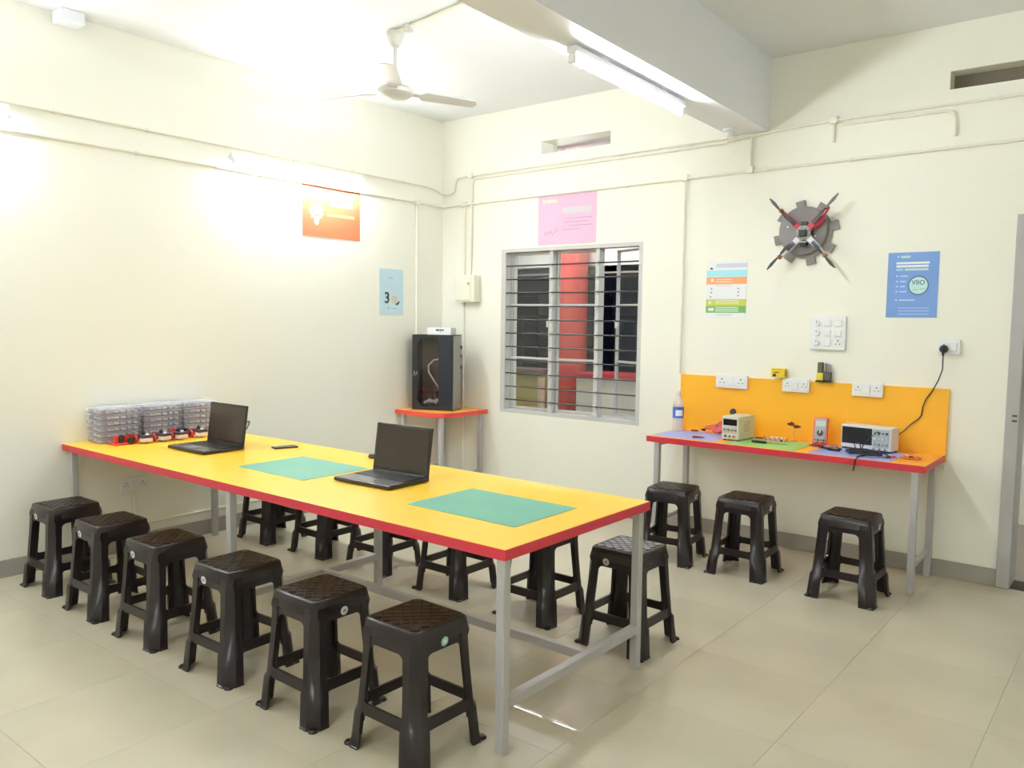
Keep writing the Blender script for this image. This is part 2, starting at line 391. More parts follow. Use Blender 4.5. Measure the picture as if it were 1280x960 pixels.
conduit('short conduit bending down beside the ventilator slot', [[(3.56, -e, 2.852), (4.18, -e, 2.850), (4.222, -e, 2.838), (4.238, -e, 2.80), (4.242, -e, 2.695)]])
conduit('conduit under the fuse box behind the printer', [[(.285, -e, 1.72), (.285, -e, .12)]])
conduit('low conduit just above the skirting under the table', [[(e, -3.35, .165), (e, -.05, .20)], [(e, -2.955, .38), (e, -2.955, .18)]])

# ------------------------------------------------------------------ wall boxes
fb = thing('fuse_box', 'cream metal fuse box between the window and the corner', 'fuse box', (.355, 0, 1.833))
obj('case', box(B(), -.115, .115, -.085, 0, -.12, .12, .005, 2), IVORY, fb)
dr = obj('cover', box(B(), -.10, .075, -.093, -.085, -.105, .105, .003, 1), IVORY, fb)
obj('latch', box(B(), .045, .065, -.099, -.093, .035, .055, .002, 1), MGREY, dr)
def socket_board(label, x0, x1, z0, z1, y, mods, group=None, rows=1, wall='back', name='socket_board'):
    """mods: list of rows of 's' switch, 'o' outlet, 'r' regulator, 'b' blank"""
    w, h = x1-x0, z1-z0
    t = thing(name, label, 'socket', ((x0+x1)/2, y, (z0+z1)/2) if wall == 'back' else (y, (x0+x1)/2, (z0+z1)/2), 0 if wall == 'back' else 90, group)
    s = -1
    obj('plate', box(B(), -w/2, w/2, -.022, 0, -h/2, h/2, .005, 2), WHITEP, t)
    R = len(mods); rh = h*.86/R
    for j, row in enumerate(mods):
        zc = h*.43 - rh*(j+.5); n = len(row); cw = w*.9/n
        for i, k in enumerate(row):
            xc = -w*.45 + cw*(i+.5)
            if k == 's':
                obj('switch', box(B(), xc-cw*.32, xc+cw*.32, -.029, -.022, zc-rh*.33, zc+rh*.33, .003, 1, None), WHITEP, t)
            elif k == 'o':
                o = obj('outlet', box(B(), xc-cw*.42, xc+cw*.42, -.0245, -.022, zc-rh*.42, zc+rh*.42, .001, 1), WHITEP, t)
                for dx, dz, r_ in ((0, .22, .10), (-.2, -.12, .075), (.2, -.12, .075)):
                    g = B(); m_ = min(cw, rh); lathe(g, [(m_*r_, 0), (m_*r_, .0012)], 8, T(xc+dx*m_, -.0245, zc+dz*m_) @ RX(90)); obj('pin_hole', g, mat('pin_shadow', (.30, .30, .31), .6), o)
            elif k == 'r':
                g = B(); m_ = min(cw, rh); lathe(g, [(m_*.34, 0), (m_*.28, .016), (0, .016)], 14, T(xc, -.022, zc) @ RX(90)); kn = obj('regulator_knob', g, WHITEP, t, True)
                obj('pointer', box(B(), xc-.002, xc+.002, -.0395, -.038, zc, zc+m_*.26), MGREY, kn)
    return t
socket_board('white square switchboard of nine modules above the bench', 3.429, 3.66, 1.386, 1.611, 0, ['rss', 'rss', 'rso'], name='switch_board')
socket_board('white socket plate holding a black plug', 4.21, 4.332, 1.383, 1.474, 0, ['os'])
for x0, x1, z0, z1, n in ((2.775, 3.012, 1.09, 1.186, 'socket strip above the water bottle'), (3.262, 3.447, 1.092, 1.186, 'socket strip under the small yellow box'), (3.723, 3.912, 1.094, 1.188, 'socket strip above the oscilloscope')):
    socket_board('white ' + n, x0, x1, z0, z1, -.021, ['oso'], 'socket strips on the orange panel')
socket_board('shaded socket box on the long wall under the table', -3.05, -2.87, .395, .495, 0, ['oso'], wall='left')

# ------------------------------------------------------------------ posters and printed marks
def poster(name, label, M, w, h, m):
    """M maps local (x right, y up, z out of the wall) with the lower left corner at the origin"""
    t = thing(name, label, 'poster', M.to_translation()); L = M.copy(); L.translation = (0, 0, 0)
    g = B(); box(g, 0, w, 0, h, 0, .0018); bmesh.ops.transform(g, matrix=L, verts=g.verts); sh = obj('sheet', g, m, t)
    def mark(nm, x0, x1, y0, y1, mm, lift=.0022):
        g = B(); box(g, x0, x1, y0, y1, .0018, lift); bmesh.ops.transform(g, matrix=L, verts=g.verts); return obj(nm, g, mm, t)
    def poly(nm, pts, mm, lift=.0022, base=.0018):
        g = B(); prism(g, pts, base, lift, L); return obj(nm, g, mm, t)
    def txt(nm, body, x, y, size, mm, bold=0., align='LEFT'):
        return text(nm, body, size, mm, t, L @ T(x, y, .0026), align, bold)
    return t, mark, poly, txt
def circle(cx, cy, r, n=28): return [(cx + r*math.cos(2*PI*k/n), cy + r*math.sin(2*PI*k/n)) for k in range(n)]
def back_at(x, z): return T(x, -.001, z) @ ONBACK
def left_at(y, z): return T(.001, y, z) @ ONLEFT
ink = lambda n, c: mat('print_' + n, c, .5)
WHI = ink('white', (.85, .86, .88)); GRY = ink('grey', (.42, .40, .42)); BLK = ink('black', (.03, .035, .04))
# orange poster on the left wall
t, mark, poly, txt = poster('poster', 'orange poster with a white bulb mark under the tube light', left_at(-1.577, 2.197), .58, .405, mat('paper_orange', (.66, .22, .10), .5, var=.06, scale=5))
bulb = []
for k in range(24):
    a = 2*PI*k/24; r_ = .075 if k % 2 else .056
    bulb.append((.135 + r_*math.cos(a), .20 + r_*math.sin(a)))
poly('bulb_mark', bulb, WHI); poly('bulb_mark', circle(.135, .20, .04, 16), mat('paper_orange', (.8, .3, .12)), .0026, .0022); poly('bulb_mark', circle(.135, .20, .028, 16), WHI, .003, .0026)
poly('bulb_base', [(.108, .145), (.162, .145), (.155, .105), (.135, .09), (.115, .105)], WHI)
mark('text_line', .27, .50, .255, .295, ink('pale_blue', (.70, .80, .90))); mark('text_line', .24, .52, .172, .195, ink('amber', (.90, .60, .22)))
mark('text_line', .24, .50, .325, .35, WHI)
# blue poster with a 3
t, mark, poly, txt = poster('poster', 'pale blue poster with a black figure 3 near the corner', left_at(-.782, 1.587), .28, .40, mat('paper_pale_blue', (.55, .74, .84), .5, var=.04, scale=5))
txt('figure_three', '3', .055, .105, .135, BLK, .002)
poly('disc_mark', circle(.175, .135, .038, 18), ink('beige', (.62, .56, .46))); 
poly('arc_mark', [(.19, .100), (.21, .108), (.23, .125), (.238, .118), (.228, .098), (.205, .086), (.19, .09)], BLK)
mark('text_line', .10, .165, .318, .324, GRY); mark('text_line', .10, .112, .05, .075, GRY); mark('text_line', .14, .20, .055, .062, GRY)
# pink poster over the window
t, mark, poly, txt = poster('poster', 'pink poster fixed over the barred window', back_at(1.114, 2.187), .58, .405, mat('paper_pink', (.86, .50, .70), .5, var=.05, scale=5))
mark('logo_block', .045, .075, .345, .375, ink('pale_yellow', (.95, .80, .55))); mark('logo_block', .085, .19, .345, .37, ink('pale_yellow', (.95, .80, .55)))
mark('text_block', .25, .53, .25, .30, ink('mauve_grey', (.70, .62, .68)))
for k, (a, b) in enumerate(((.29, .54), (.27, .50), (.30, .55), (.25, .42))): mark('text_line', a, b, .205-.03*k, .211-.03*k, ink('plum', (.50, .32, .45)))
poly('scribble', [(.06, .08), (.085, .115), (.10, .09), (.13, .12), (.15, .085), (.20, .13), (.205, .125), (.15, .075), (.13, .105), (.10, .08), (.085, .10), (.068, .078)], ink('plum', (.50, .32, .45)))
# banded poster
t, mark, poly, txt = poster('poster', 'white notice with cyan, orange and green bands', back_at(2.660, 1.597), .305, .402, mat('paper_white', (.84, .86, .90), .5))
mark('header_block', .072, .305, .355, .385, ink('lilac', (.62, .64, .76))); mark('band', .0, .305, .288, .337, ink('cyan', (.38, .78, .86)))
mark('band', 0, .305, .237, .288, ink('orange', (.90, .38, .16))); mark('band', 0, .305, .082, .130, ink('lime', (.58, .62, .10))); mark('band', 0, .305, .032, .082, ink('green', (.20, .46, .13)))
poly('triangle_mark', [(.02, .345), (.052, .345), (.036, .362)], BLK)
for zz in (.252, .268): mark('text_line', .075, .20, zz, zz+.005, WHI, .0026)
for zz in (.055, .068, .042): mark('text_line', .075, .25, zz, zz+.005, WHI, .0026)
for zz in (.10, .115): mark('text_line', .075, .25, zz, zz+.005, WHI, .0026)
for (xx, zz) in ((.04, .205), (.04, .178), (.035, .147), (.245, .205), (.245, .180), (.245, .155)): poly('icon', circle(xx, zz, .0075, 10), GRY)
for (xx, zz) in ((.02, .095), (.02, .045), (.04, .045), (.035, .255)): mark('icon', xx, xx+.022, zz, zz+.022, WHI, .0026)
mark('text_line', .075, .20, .225, .229, ink('coral', (.85, .45, .40))); mark('text_line', .08, .20, .015, .019, GRY)
# blue poster
t, mark, poly, txt = poster('poster', 'royal blue poster with a round green emblem', back_at(3.897, 1.605), .294, .407, mat('paper_blue', (.20, .37, .78), .5, var=.08, scale=6))
poly('emblem_ring', circle(.182, .20, .060), ink('navy', (.06, .16, .30))); poly('emblem', circle(.182, .20, .053), ink('mint', (.56, .80, .78)), .0026, .0022)
text('emblem_text', 'VIIO', .040, ink('navy', (.06, .16, .30)), t, ONBACK @ T(.182, .205, .0028), 'CENTER', .0006)
for a, b, zz in ((.15, .175, .17), (.19, .22, .175)): mark('emblem_line', a, b, zz, zz+.006, ink('sage', (.38, .58, .45)), .0032)
LB = ink('light_blue', (.50, .66, .95))
mark('logo_block', .055, .065, .375, .388, LB); mark('logo_block', .075, .13, .372, .386, ink('pale_green', (.55, .72, .75)))
for zz, a in ((.334, .24), (.314, .235)): mark('heading', .05, a, zz, zz+.013, WHI)
mark('heading', .05, .09, .293, .306, ink('aqua', (.35, .68, .80))); mark('heading', .10, .235, .293, .306, ink('pale_green', (.55, .72, .75)))
for zz, b in ((.255, .12), (.222, .11), (.19, .105), (.158, .115), (.105, .165)): mark('text_line', .075, b, zz, zz+.008, LB); mark('bullet', .052, .064, zz, zz+.01, LB)
for zz in (.058, .04, .02): mark('text_line', .07, .25, zz, zz+.004, LB)

# ------------------------------------------------------------------ gear plaque and drone
gear = thing('gear_plaque', 'grey eight-toothed gear plaque behind the drone', 'wall decor', (3.372, 0, 2.168))
GEARM = mat('grey_board', (.27, .25, .245), .6, var=.08, scale=8)
pts = []
for k in range(8):
    a0 = math.radians(12 + 90 + 45*k)
    for da, r_ in ((-.36, .172), (-.165, .172), (-.145, .218), (.145, .218), (.165, .172), (.30, .172)):
        pts.append((r_*math.cos(a0+da), r_*math.sin(a0+da)))
bm = B(); prism(bm, pts, 0, .020, ONBACK); obj('toothed_plate', bm, GEARM, gear)
bm = B(); lathe(bm, [(.160, .020), (.160, .044), (.154, .048), (0, .048)], 40, ONBACK @ T(-.012, .012)); obj('disc', bm, GEARM, gear, True)
for dx, dz in ((-.11, .04), (.075, -.03)):
    bm = B(); lathe(bm, [(.006, .048), (.005, .054), (0, .055)], 10, ONBACK @ T(dx, dz)); obj('screw', bm, SILVER, gear, True)
dr = thing('quadcopter_drone', 'quadcopter drone with red and white arms on the gear plaque', 'drone', (3.385, -.05, 2.158))
DRED = mat('red_drone_arm', (.50, .03, .07), .4); DWHT = mat('white_drone_arm', (.78, .78, .84), .4); COPPER = mat('copper_motor', (.45, .17, .07), .35, metal=.5)
def D(bm): bmesh.ops.transform(bm, matrix=ONBACK, verts=bm.verts); return bm
obj('lower_plate', D(prism(B(), [(-.055, -.03), (-.03, -.055), (.03, -.055), (.055, -.03), (.055, .03), (.03, .055), (-.03, .055), (-.055, .03)], .012, .016)), DGREY, dr)
obj('upper_plate', D(prism(B(), [(-.048, -.02), (-.02, -.048), (.02, -.048), (.048, -.02), (.048, .02), (.02, .048), (-.02, .048), (-.048, .02)], .048, .052)), mat('pale_circuit_plate', (.48, .46, .40), .5, var=.7, scale=70), dr)
obj('flight_controller', D(box(B(), -.025, .025, -.025, .02, .052, .068, .002, 1)), BLACK, dr)
obj('receiver', D(box(B(), -.02, .022, .05, .075, .016, .05, .002, 1)), BLACK, dr)
obj('battery', D(box(B(), -.022, .022, -.085, -.05, .016, .05, .003, 1)), BLACK, dr)
obj('strap', D(box(B(), -.024, .024, -.062, -.056, .014, .052)), SILVER, dr)
for sx, sz in ((-1, 1), (1, 1), (-1, -1), (1, -1)):
    m_ = DRED if sz > 0 else DWHT
    a = math.degrees(math.atan2(sz*.155, sx*.152)); M_ = RZ(a)
    bm = B(); prism(bm, [(.03, -.02), (.10, -.017), (.205, -.008), (.205, .008), (.10, .017), (.03, .02)], .016, .046, M_); arm = obj('arm', D(bm), m_, dr)
    bm = B(); box(bm, .085, .15, -.013, .013, .046, .058, .003, 1, M_); obj('speed_controller', D(bm), DGREY if sz > 0 else mat('violet_wrap', (.14, .11, .22), .4), arm)
    bm = B(); lathe(bm, [(.015, .046), (.015, .068), (.009, .074), (.004, .086), (0, .086)], 14, M_ @ T(.215)); obj('motor', D(bm), COPPER, dr, True)
    bm = B()
    for s in (1, -1):
        prism(bm, [(0, -.004*s), (s*.03, -.010), (s*.07, -.013), (s*.108, -.006), (s*.115, .002), (s*.07, .009), (s*.03, .007), (0, .004*s)], .080, .083, M_ @ T(.215) @ RZ(3*sx*sz))
    obj('propeller', D(bm), mat('dark_green_grey_blade', (.055, .065, .06), .4), dr)
bm = B(); lathe(bm, [(0, .02), (.045, .022), (.055, .03), (.04, .042), (0, .045)], 14, T(.085, .075) @ RZ(45) @ Matrix.Diagonal((1, .6, 1, 1))); obj('wire_bundle', D(bm), DRED, dr, True)

# ------------------------------------------------------------------ big yellow lab table
TL, TY0, TY1, TH, TT = 3.541, -3.398, -2.370, .761, .040
tb = thing('lab_table', 'long yellow lab table with red edge and grey steel legs', 'table', (0, 0, 0))
LG = .038
top = obj('table_top', box(B(), .006, TL-.002, TY0+.002, TY1-.002, TH-TT+.001, TH, .0015, 1), YELLOW, tb)
bm = B(); box(bm, .006, TL, TY0-.0005, TY0+.002, TH-TT, TH-.001); obj('edge_band', bm, RED, top)
bm = B(); box(bm, .006, TL, TY1-.002, TY1+.0005, TH-TT, TH-.001); obj('edge_band', bm, RED, top)
bm = B(); box(bm, TL-.002, TL+.0005, TY0, TY1, TH-TT, TH-.001); obj('edge_band', bm, RED, top)
def leg(par, x, y, z1, s=LG):
    bm = B(); box(bm, x-s/2, x+s/2, y-s/2, y+s/2, 0, z1, .003, 1); obj('leg', bm, STEEL, par)
    return par
LX = (.085, 1.80, TL-.032); LY = (TY0+.032, TY1-.048)
for x in LX:
    for y in LY: leg(tb, x, y, TH-TT)
for x in LX[1:]:
    bm = B(); box(bm, x-.018, x+.018, LY[0]+.019, LY[1]-.019, .165, .203, .002, 1); obj('cross_rail', bm, STEEL, tb)
    bm = B(); box(bm, x-.012, x+.012, LY[0]+.019, LY[1]-.019, TH-TT-.010, TH-TT-.0005); obj('top_rail', bm, STEEL, tb)
ym = (LY[0]+LY[1])/2 + .08
for a, b in zip(LX[1:], LX[2:]):
    bm = B(); box(bm, a+.018, b-.018, ym-.018, ym+.018, .165, .203, .002, 1); obj('long_rail', bm, STEEL, tb)
def cut_mat(label, cx, cy, w, d, z, m, rz=0, group='mats set on the tables'):
    t = tag(obj('desk_mat', box(B(), -w/2, w/2, -d/2, d/2, 0, .0022, .0008, 1), m), label, 'mat', group)
    t.location = (cx, cy, z); t.rotation_euler = (0, 0, math.radians(rz)); return t
cut_mat('green mat on the yellow table between the two laptops', 1.745, -2.90, .57, .43, TH, MATG)
cut_mat('green mat at the near end of the yellow table', 3.073, -2.918, .60, .43, TH, MATG)

# ------------------------------------------------------------------ laptops
def laptop(label, x, y, rz):
    """origin at the hinge centre; user side is -y"""
    t = thing('laptop', label, 'laptop', (x, y, TH), rz)
    w, d = .385, .262
    base = obj('base', box(B(), -w/2, w/2, -d, .012, .003, .021, .005, 2), mat('laptop_dark_shell', (.022, .020, .020), .35), t)
    obj('palm_rest', box(B(), -w/2+.006, w/2-.006, -d+.006, -.148, .0208, .0220, .0005, 1), mat('brushed_palm_rest', (.20, .20, .215), .22, metal=.6), base)
    obj('keyboard_deck', box(B(), -w/2+.006, w/2-.006, -.148, -.012, .0206, .0216), mat('deck_black', (.016, .016, .018), .2), base)
    bm = B()
    for r_ in range(6):
        for c in range(16):
            x0 = -w/2 + .022 + c*.0213; y0 = -.142 + r_*.0195
            if r_ == 0 and 4 <= c <= 9: continue
            box(bm, x0, x0+.018, y0, y0+.0165, .0216, .0238)
    box(bm, -w/2+.022+4*.0213, -w/2+.022+10*.0213-.003, -.142, -.1255, .0216, .0238)
    stuff(obj('keys', bm, mat('key_black', (.02, .02, .022), .4), base))
    obj('touchpad', box(B(), -.075, .035, -.242, -.165, .0220, .0226), mat('touchpad_grey', (.16, .16, .17), .3), base)
    for fx in (-w/2+.03, w/2-.03):
        for fy in (-d+.03, -.02): obj('foot', box(B(), fx-.012, fx+.012, fy-.006, fy+.006, 0, .0035), BLACK, base)
    M_ = T(0, .004, .019) @ RX(-8)      # lid leaning back
    bm = B(); box(bm, -w/2, w/2, -.004, .006, .0, .246, .004, 2, M_); lid = obj('lid', bm, mat('lid_black', (.018, .016, .015), .3), t)
    bm = B(); box(bm, -w/2+.012, w/2-.012, -.0052, -.004, .020, .232, 0, 1, M_); obj('screen', bm, mat('screen_brown_reflection', (.035, .021, .013), .16, spec=.6), lid)  # brown reflection is put into the screen colour
    bm = B(); tube(bm, [(-w/2+.03, .006, .020), (w/2-.03, .006, .020)], .008, 10); obj('hinge', bm, BLACK, t, True)
    bm = B(); lathe(bm, [(.006, 0), (.006, .001)], 12, T(.03, -.006, .0216)); obj('power_button', bm, SILVER, base)
    return t
laptop('open black laptop near the middle of the yellow table', 2.322, -2.745, 2)
laptop('open black laptop beside the stacked clear boxes', .822, -2.79, 1)
ph = thing('mobile_phone', 'black mobile phone lying past the first laptop', 'phone', (1.12, -2.565, TH), 71)
obj('body', box(B(), -.073, .073, -.036, .036, 0, .010, .004, 2), BLACK, ph); obj('screen', box(B(), -.066, .066, -.032, .032, .0098, .0104), GLOSS, ph)
ms = thing('computer_mouse', 'small black mouse behind the middle laptop', 'mouse', (1.80, -2.44, TH), 20)
bm = B(); lathe(bm, [(.0, 0), (.026, 0), (.029, .010), (.022, .024), (0, .032)], 18, Matrix.Diagonal((1.5, 1, 1, 1))); obj('shell', bm, BLACK, ms, True)
bm = B(); lathe(bm, [(.006, -.004), (.006, .004)], 12, T(.030, 0, .026) @ RX(90)); obj('scroll_wheel', bm, MGREY, ms)
cb = []
for k in range(26):
    a = 2*PI*k/13; cb.append((.50 + .05*math.cos(a) + .0008*k, -2.445 + .022*math.sin(a), TH + .05 + .045*math.sin(a + .6) + .0004*k))
bm = B(); tube(bm, cb, .0035, 6); o = tag(obj('coiled_cable', bm, DGREY, None, True), 'coil of dark cable standing behind the far laptop', 'cable')

# ------------------------------------------------------------------ clear boxes stacked along the left wall
CLEAR = clear_mat('clear_plastic', (.74, .74, .82), .2, .2)
PARTSM = mat('mixed_grey_parts', (.66, .64, .72), .6, var=1, scale=40, col2=(.20, .18, .27))
LIDM = clear_mat('clear_lid_plastic', (.76, .77, .86), .35, .25)
proto = None
bw, bd, bh = .262, .19, .0365
stack_names = ('stack nearest the viewer', 'middle stack', 'stack partly behind the laptop')
level_names = ('lowest', 'second from the bottom', 'third from the bottom', 'fourth from the bottom', 'second from the top', 'topmost')
for s, yc in enumerate((-3.128, -2.852, -2.578)):
    for k in range(6):
        lab = 'clear plastic parts box, %s of the %s' % (level_names[k], stack_names[s])
        jit = random.uniform(-.002, .002); loc = (.118 + jit, yc + random.uniform(-.002, .002), TH + bh*k)
        if proto is None:
            proto = thing('parts_box', lab, 'storage box', loc, 0, 'clear boxes stacked on the table')
            bm = B(); box(bm, -bd/2+.004, bd/2-.004, -bw/2+.004, bw/2-.004, .0005, .028, .004, 1); obj('tray', bm, CLEAR, proto)
            bm = B(); box(bm, -bd/2, bd/2, -bw/2, bw/2, .028, .0360, .003, 1); obj('lid', bm, LIDM, proto)
            bm = B()
            for i in range(3):
                for j in range(6):
                    x0 = -bd/2+.01+i*.058; y0 = -bw/2+.012+j*.0405
                    box(bm, x0, x0+.05+random.uniform(-.006, .003), y0, y0+.036+random.uniform(-.008, .002), .003, .018+random.uniform(0, .008), .003, 1)
            stuff(obj('small_parts', bm, PARTSM, proto))
            bm = B(); box(bm, bd/2-.001, bd/2+.004, -.02, .02, .018, .034, .001, 1); obj('latch', bm, CLEAR, proto)
        else: dup(proto, loc, 0, lab)

# ------------------------------------------------------------------ toy robot cars
CARRED = mat('robot_red', (.62, .035, .03), .4)
def robot(label, x, y, rz, first=[None]):
    if first[0] is not None: return dup(first[0], (x, y, TH), rz, label)
    t = thing('robot_car', label, 'robot', (x, y, TH), rz, 'small robot cars in front of the boxes')
    first[0] = t
    obj('chassis', box(B(), -.045, .05, -.032, .032, .018, .026, .002, 1), BLACK, t)
    for sy in (-1, 1):
        bm = B(); lathe(bm, [(.006, -.007), (.024, -.008), (.026, 0), (.024, .008), (.006, .007)], 16, T(-.02, sy*.042, .026) @ RX(90)); wh = obj('wheel', bm, CARRED, t, True)
        bm = B(); lathe(bm, [(.008, -.010), (.008, .010)], 10, T(-.02, sy*.042, .026) @ RX(90)); obj('hub', bm, BLACK, wh)
    bm = B(); lathe(bm, [(0, 0), (.008, .003), (.009, .010), (.004, .018), (0, .018)], 12, T(.038, 0, 0)); obj('caster', bm, SILVER, t, True)
    obj('battery_box', box(B(), .012, .056, -.034, .034, .012, .036, .003, 1), mat('pale_battery_box', (.72, .60, .58), .45), t)
    obj('control_board', box(B(), -.042, .054, -.036, .036, .040, .053, .002, 1), mat('board_dark', (.05, .03, .04), .5), t)
    bm = B()
    for a, b in ((-.025, -.02), (-.025, .02)): tube(bm, [(a, b, .026), (a, b, .048)], .003, 6)
    obj('standoffs', bm, SILVER, t).name = 'standoff_pair'
    bm = B(); lathe(bm, [(.010, .053), (.012, .062), (.007, .075), (0, .078)], 12, T(.0, .0, 0)); obj('sensor_cap', bm, BLACK, t, True)
    bm = B(); lathe(bm, [(.0, .053), (.012, .053), (.010, .060), (0, .063)], 10, T(.022, .012, 0)); obj('white_knob', bm, WHITEP, t, True)
    return t
robot('small red and black robot car, second from the red parts heap', .335, -2.935, 12)
robot('small robot car next to the red parts heap', .33, -3.045, -5)
robot('small robot car beside the far laptop lid', .345, -2.825, 8)
robot('small robot car farthest along, mostly behind the far laptop', .34, -2.68, 0)
def parts_heap(label, x, y, n, r):
    t = thing('gripper_arm_kit', label, 'robot kit', (x, y, TH))
    obj('base_plate', box(B(), -.05, .05, -.07, .07, 0, .012, .003, 1), CARRED, t)
    for k in range(n):
        a = random.uniform(0, PI); rx, ry = random.uniform(-.03, .03), -.06 + .12*(k+.5)/n; m_ = (CARRED, CARRED, BLACK)[k % 3]
        bm = B(); box(bm, -.012, .012, -.010, .010, .012, .040 + random.uniform(0, .022), .003, 1, T(rx, ry) @ RZ(math.degrees(a))); obj('servo', bm, m_, t)
    pts = [(.03*math.cos(i*1.3), -.06 + .012*i, .045 + .012*math.sin(i*1.7)) for i in range(11)]
    bm = B(); tube(bm, pts, .003, 6); obj('wire', bm, BLACK, t, True)
    bm = B(); lathe(bm, [(.0, 0), (.022, 0), (.022, .014), (0, .014)], 14, T(.045, .03, .022) @ RY(90)); obj('wheel', bm, BLACK, t, True)
parts_heap('heap of red and black robot kit parts beside the boxes', .275, -3.155, 7, .05)
parts_heap('red robot kit parts tucked between the robot cars', .245, -2.76, 6, .05)

# ------------------------------------------------------------------ stools
SA, SB, SH = .136, .182, .479
def s_at(z): return SB + (SA + .004 - SB) * (z / SH)   # half width of the outer face at height z
def make_stool():
    t = thing('plastic_stool', '', 'stool', (0, 0, 0), 0, 'dark plastic stools')
    # seat: rounded square slab with a downward skirt
    bm = B()
    def ring(half, z, cr, n=2):
        pts = []
        for cx, cy, a0 in ((1, 1, 0), (-1, 1, 90), (-1, -1, 180), (1, -1, 270)):
            for k in range(n+1):
                a = math.radians(a0 + 90*k/n); pts.append(bm.verts.new((cx*(half-cr) + cr*math.cos(a), cy*(half-cr) + cr*math.sin(a), z)))
        return pts
    rings = [ring(.118, SH-.0025, .020), ring(.126, SH, .022), ring(.132, SH-.0015, .024), ring(.1365, SH-.006, .025), ring(.1405, SH-.030, .026), ring(s_at(SH-.058)+.001, SH-.058, .027)]
    n = len(rings[0])
    bm.faces.new(rings[0])
    for a, b in zip(rings, rings[1:]):
        for k in range(n): bm.faces.new((a[k], b[k], b[(k+1) % n], a[(k+1) % n]))
    seat = obj('seat', bm, STOOL, t, True)
    bm = B()
    for i in range(-4, 5):
        for j in range(-4, 5):
            cx, cy = (i + j)*.0245, (i - j)*.0245
            if max(abs(cx), abs(cy)) > .10: continue
            prism(bm, [(cx-.020, cy), (cx, cy-.020), (cx+.020, cy), (cx, cy+.020)], SH-.003, SH+.0010)
    stuff(obj('seat_diamonds', bm, STOOLP, seat))
    # legs: angle-shaped corner posts lofted along the flare
    secs = [(0, .080, .009, .040), (.006, .080, .009, .040), (.008, .078, .006, .039), (.130, .075, .006, .038), (.141, .064, -.003, .032), (.30, .062, -.002, .030), (SH-.075, .062, .0, .026), (SH-.058, .062, .0014, .019), (SH-.03, .058, -.001, .022)]
    for (sx, sy) in ((1, 1), (-1, 1), (-1, -1), (1, -1)):
        bm = B(); prev = None
        for z, f, inset, c in secs:
            h = s_at(z) + inset; th = .013
            P_ = [(f, 0), (c, 0), (0, c), (0, f), (th, f), (th, c + .005), (c + .005, th), (f, th)]
            cur = [bm.verts.new((sx*(h - u), sy*(h - v_), z)) for u, v_ in P_]
            if prev:
                for k in range(8): bm.faces.new((prev[k], prev[(k+1) % 8], cur[(k+1) % 8], cur[k]))
            else: bm.faces.new(cur)
            prev = cur
        bm.faces.new(prev)
        lg = obj('leg', bm, STOOL, t, True)
        g = B(); h = s_at(0)
        lathe(g, [(.0, 0), (.020, 0), (.020, .005), (.014, .011), (0, .012)], 12, T(sx*(h-.010), sy*(h-.010))); obj('foot_pad', g, STOOL, lg, True)
    # side panels: an arch under the seat and a rung near the floor
    for rz in (0, 90, 180, 270):
        M_ = RZ(rz)
        def panel(name, outline, th=.010):
            g = B(); vo, vi = [], []
            for x, z in outline:
                h = s_at(z) - .003
                vo.append(g.verts.new((x, -h, z))); vi.append(g.verts.new((x, -h + th, z)))
            k_ = len(outline); g.faces.new(vo); g.faces.new(vi[::-1])
            for k in range(k_): g.faces.new((vo[k], vi[k], vi[(k+1) % k_], vo[(k+1) % k_]))
            bmesh.ops.transform(g, matrix=M_, verts=g.verts); return obj(name, g, STOOL, t)
        zt = SH - .05; wi = s_at(.40) - .060; r_ = .028
        pts = [(-wi - .012, zt), (-wi - .012, .35), (-wi, .35)]
        for k in range(5): a = PI - PI/2*k/4; pts.append((-wi + r_ + r_*math.cos(a), .365 + r_*math.sin(a)))
        for k in range(5): a = PI/2 - PI/2*k/4; pts.append((wi - r_ + r_*math.cos(a), .365 + r_*math.sin(a)))
        pts += [(wi, .35), (wi + .012, .35), (wi + .012, zt)]
        panel('apron', pts)
        wi = s_at(.16) - .067; r_ = .016
        pts = [(-wi - .012, .205), (-wi, .205)]
        for k in range(4): a = PI + PI/2*k/3; pts.append((-wi + r_ + r_*math.cos(a), .189 + r_*math.sin(a)))
        for k in range(4): a = 1.5*PI + PI/2*k/3; pts.append((wi - r_ + r_*math.cos(a), .189 + r_*math.sin(a)))
        pts += [(wi, .205), (wi + .012, .205), (wi + .012, .105), (wi, .105)]
        for k in range(4): a = PI/2*k/3; pts.append((wi - r_ + r_*math.cos(a), .115 + r_*math.sin(a)))
        for k in range(4): a = PI/2 + PI/2*k/3; pts.append((-wi + r_ + r_*math.cos(a), .115 + r_*math.sin(a)))
        pts += [(-wi, .105), (-wi - .012, .105)]
        panel('rung', pts)
    return t
STICK = mat('silver_sticker', (.72, .72, .74), .4); STICKG = mat('green_sticker', (.30, .62, .45), .4)
def sticker(t, u, m, zc=.418):
    h = s_at(zc) + .0003; g = B(); lathe(g, [(.0175, 0), (.0175, .0015), (0, .0018)], 18, T(u, -h, zc) @ RX(90 + 5)); s = obj('sticker', g, m, t)
    g = B(); lathe(g, [(.008, .0018), (.008, .0022), (0, .0022)], 12, T(u, -h, zc) @ RX(90 + 5)); obj('sticker_print', g, WHI if m is STICKG else MGREY, s)
st0 = make_stool()
ordn = ('first', 'second', 'third', 'fourth', 'fifth', 'sixth')
stools = []
